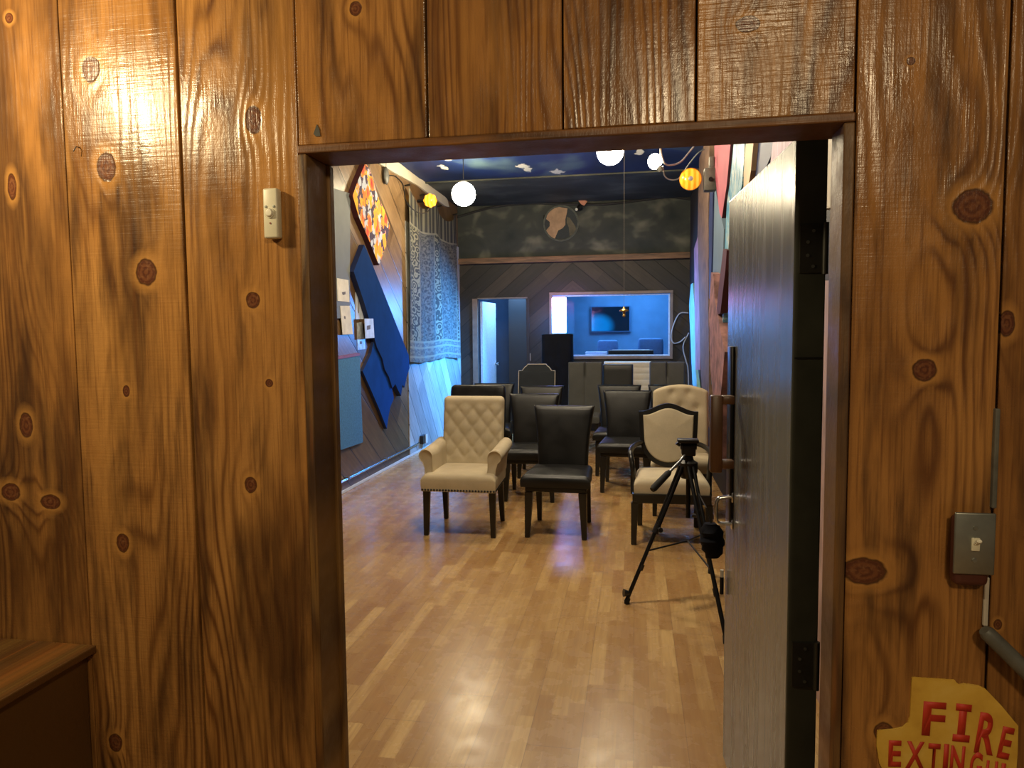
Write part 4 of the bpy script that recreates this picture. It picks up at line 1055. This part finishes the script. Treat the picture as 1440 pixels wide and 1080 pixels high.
obj('light_face', bx(-.104, .104, -.075, .075, .012, .535, .012), 'led_face', lp)
obj('housing', bx(-.09, .09, -.06, .06, 0, .0115, .003), 'black_plastic', lp)
obj('cap', bx(-.09, .09, -.06, .06, .5355, .545, .003), 'black_plastic', lp)

# ------------------------------------------------------------------ control room beyond the window
t = thing('television', 'dark television on blue wall beyond the window', 'television', (-.28, 13.26, 1.62))
a, b = onY(832, 432, 13.24), onY(885, 465, 13.24)
t.location = ((a.x+b.x)/2, 13.2995, (a.z+b.z)/2); t.location.y = 13.3; wv, hv = (b.x-a.x)/2, (a.z-b.z)/2
obj('screen', bx(-wv, wv, -.062, -.057, -hv, hv), 'tv_painted_reflection', t); obj('bezel', bx(-wv-.02, wv+.02, -.057, -.02, -hv-.02, hv+.02, .004), 'navy_sofa', t); obj('bracket', bx(-.1, .1, -.02, 0, -.1, .1), 'black_metal', t)
def seatback(px0, px1, py, Y, label):
    a, b = onY(px0, py, Y), onY(px1, py, Y); w = (b.x-a.x); t = thing('lounge_chair', label, 'chair', ((a.x+b.x)/2, Y, 0))
    obj('backrest', pillow(wr(w, .06, a.z-.42), .42, a.z, .09, lambda v: .0, .03), 'navy_sofa', t, True)
    obj('seat', cushion(-w/2, w/2, .05, .55, .30, .45, .04, .01), 'navy_sofa', t, True)
    for sx in (-1, 1): 
        for y in (.08, .5): obj('leg', leg((sx*(w/2-.06),y,0), (sx*(w/2-.06),y,.31), .03, .04), 'black_wood', t)
seatback(840, 869.5, 478, 12.2, 'blue lounge chair left beyond the window'); seatback(897, 933, 475.5, 12.2, 'wider blue lounge chair right beyond the window')
a, b = onY(855, 495, YB+.1), onY(919, 495, YB+.1)
dz_ = .03
ds = thing('mixing_desk', 'desk standing under window in blue control room', 'desk', (-.2, 11.42, 0))
obj('desktop', bx(-.95, .75, -.36, .36, 1.115, 1.15, .006), 'bluewhite', ds)
for sx in (-.9, .7):
    for y in (-.3, .3): obj('leg', bx(sx-.025, sx+.025, y-.025, y+.025, 0, 1.116), 'black_metal', ds)
a, b = onY(855.5, 495, 11.2), onY(919, 495, 11.2)
kb = thing('keyboard', 'long black keyboard lying on desk behind the window', 'keyboard', ((a.x+b.x)/2, 11.26, 1.1505))
hw = (b.x-a.x)/2; obj('case', bx(-hw, hw, -.12, .12, 0, .10, .008), 'piano_black', kb); obj('keys', bx(-hw+.06, hw-.06, -.02, .11, .10, .105, .002), 'white_paint', kb)
a, b = onY(823, 495, 11.2), onY(855, 495, 11.2)
tag(obj('paper_stack', bx(a.x, b.x-.02, 11.2, 11.42, 1.1505, 1.225, .004), 'bluewhite'), 'pale white box beside the black keyboard behind window', 'box')

# ------------------------------------------------------------------ right wall boards and paintings
def polyR(name, pts, mat, label, cat, x, side=None, parent=None, th=None):
    th = (XR-x-.0005) if th is None else th
    bm = bmesh.new(); prism(bm, [onX(px, py, x) for px, py in pts], (th,0,0), 0, None if side is None else 1)
    bmesh.ops.triangulate(bm, faces=[f for f in bm.faces if len(f.verts) > 4])
    o = obj(name, bm, mat if side is None else [mat, side], parent)
    return tag(o, label, cat, 'boards and paintings on the right wall') if parent is None else o
polyR('wall_plank', [(971.5,400),(974,398),(977.5,440),(978,520),(981,545),(974,545),(969,430)], 'cyan_paint', 'narrow cyan board farthest along the right wall', 'plank', .775)
polyR('wall_plank', [(976,350),(982,330),(983,420),(986,470),(985,482),(984,520),(978,520),(977,440)], 'mauve_paint', 'mauve painted plank beside the narrow cyan board on right wall', 'plank', .755)
polyR('wall_plank', [(985,168),(998,158),(997,262),(996,300),(996,360),(996,420),(997,500),(997,600),(991,600),(985,520),(983,420),(981,330),(982,268)], 'rust_plank', 'rough rust-brown wall plank holding the clamped amber spotlight', 'plank', .73)
polyR('wall_plank', [(999,245),(1003,245),(1002,300),(1001,355),(999,420),(997,420),(996,330)], 'navy_paint', 'narrow navy board between the rusty plank and grey-blue panel', 'plank', .735)
polyR('wall_panel', [(1003,250),(1010,285),(1018,322),(1016,380),(1008,444),(1002,470),(1000,540),(996,560),(999,420),(1001,355)], 'greyblue_paint', 'pale grey-blue panel on right wall behind the crimson cloth panel', 'panel', .75)
polyR('wall_hanging', [(1004,160),(1030,150),(1028,196),(1022,260),(1015,307),(1012,300),(1008,270),(1005,240)], 'pink_cloth', 'crimson pink stretched cloth panel high on the right wall', 'wall hanging', .70, side='maroon')
polyR('wall_panel', [(1017,350),(1022,352),(1020,380),(1013,440),(1007,445),(1011,400)], 'maroon', 'dark maroon slanting batten below the crimson cloth panel', 'batten', .69)
polyR('wall_plank', [(1000,383),(1003,385),(1005,420),(1010,445),(1014,470),(1019,495),(1016,530),(1012,570),(1007,660),(1000,660),(1003,560),(999,520),(997,440)], 'pink_rock', 'rough pinkish bark slab below the grey-blue panel on right wall', 'plank', .69)
polyR('wall_painting', [(1027,180),(1030,150),(1050,138),(1047,190),(1046,230),(1043,262),(1035,288),(1028,310),(1024,350),(1020,420),(1014,480),(1011,460),(1017,400),(1020,330)], 'marbled_paint', 'glossy marbled blue and white painting on the right wall', 'painting', .72)
polyR('wall_plank', [(1052,136),(1064,130),(1060,195),(1056,240),(1050,275),(1045,290),(1046,240),(1050,190)], 'tan_wood', 'narrow tan wooden batten beside the marbled painting', 'batten', .71)
polyR('wall_panel', [(1064,128),(1092,110),(1090,190),(1084,220),(1070,250),(1056,275),(1055,265),(1061,200)], 'navy_paint', 'deep navy panel on right wall just above the open door', 'panel', .74)
polyR('wall_plank', [(1094,110),(1135,90),(1130,190),(1120,215),(1100,260),(1085,300),(1082,240),(1088,190)], 'lilac_plank', 'lilac streaked plank on right wall nearest the door top', 'plank', .72)
polyR('wall_plank', [(1150,150),(1176,150),(1176,290),(1150,296)], 'pale_plank', 'pale cream board on right wall seen through hinge gap, upper', 'plank', .74)
polyR('wall_plank', [(1144,395),(1176,395),(1176,1060),(1140,1060)], 'pinkish_plank', 'pinkish brown board on right wall seen through hinge gap, lower', 'plank', .74)
tag(obj('pipe', tb([(.56, 2.3, 0.001), (.56, 2.3, 2.6)], .014, 12), 'steel', None, True), 'slim steel pipe seen in gap between the door and its frame', 'pipe')

# ------------------------------------------------------------------ light
def point(name, loc, e, col, r=.06):
    l = bpy.data.lights.new(name, 'POINT'); l.energy = e; l.color = col; l.shadow_soft_size = r
    o = bpy.data.objects.new(name, l); C.objects.link(o); o.location = loc; return o
def area(name, loc, e, col, sx, sy, rot):
    l = bpy.data.lights.new(name, 'AREA'); l.shape = 'RECTANGLE'; l.size = sx; l.size_y = sy; l.energy = e; l.color = col
    o = bpy.data.objects.new(name, l); C.objects.link(o); o.location = loc; o.rotation_euler = rot; return o
point('lamp_front', (-1.44, .87, 2.19), 36, (1,.80,.46), .05)
point('lamp_behind', (.55, -1.0, 2.6), 92, (1,.77,.46), .12)
point('lamp_room', (-.8, 3.9, 3.38), 200, (1,.82,.55), .13)
point('lamp_room', (-.8, 5.8, 3.38), 110, (1,.82,.55), .13)
l1 = area('led_side_lamp', (-1.215, 10.33, 1.79), 215, (.05,.33,1), .12, .52, (math.radians(62), 0, math.radians(115))); l1.data.spread = math.radians(118)
l2 = area('led_side_lamp', (-.985, 10.33, 1.79), 60, (.10,.36,1), .12, .52, (math.radians(80), 0, math.radians(-108))); l2.data.spread = math.radians(96)
area('hall_lamp', (-2.0, 11.55, 2.6), 75, (.25,.52,1), .4, .4, (0,0,0))
area('control_lamp', (0, 12.3, 2.65), 62, (.22,.55,1), 1.4, .8, (0,0,0))
wd = bpy.data.worlds.new('world'); bpy.context.scene.world = wd; wd.use_nodes = True
wd.node_tree.nodes['Background'].inputs[0].default_value = (1,.80,.55,1); wd.node_tree.nodes['Background'].inputs[1].default_value = .055
vs = bpy.context.scene.view_settings; vs.view_transform = 'Standard'; vs.look = 'None'; vs.gamma = 1; vs.exposure = .14; vs.use_curve_mapping = False
bpy.context.scene.cycles.use_denoising = True
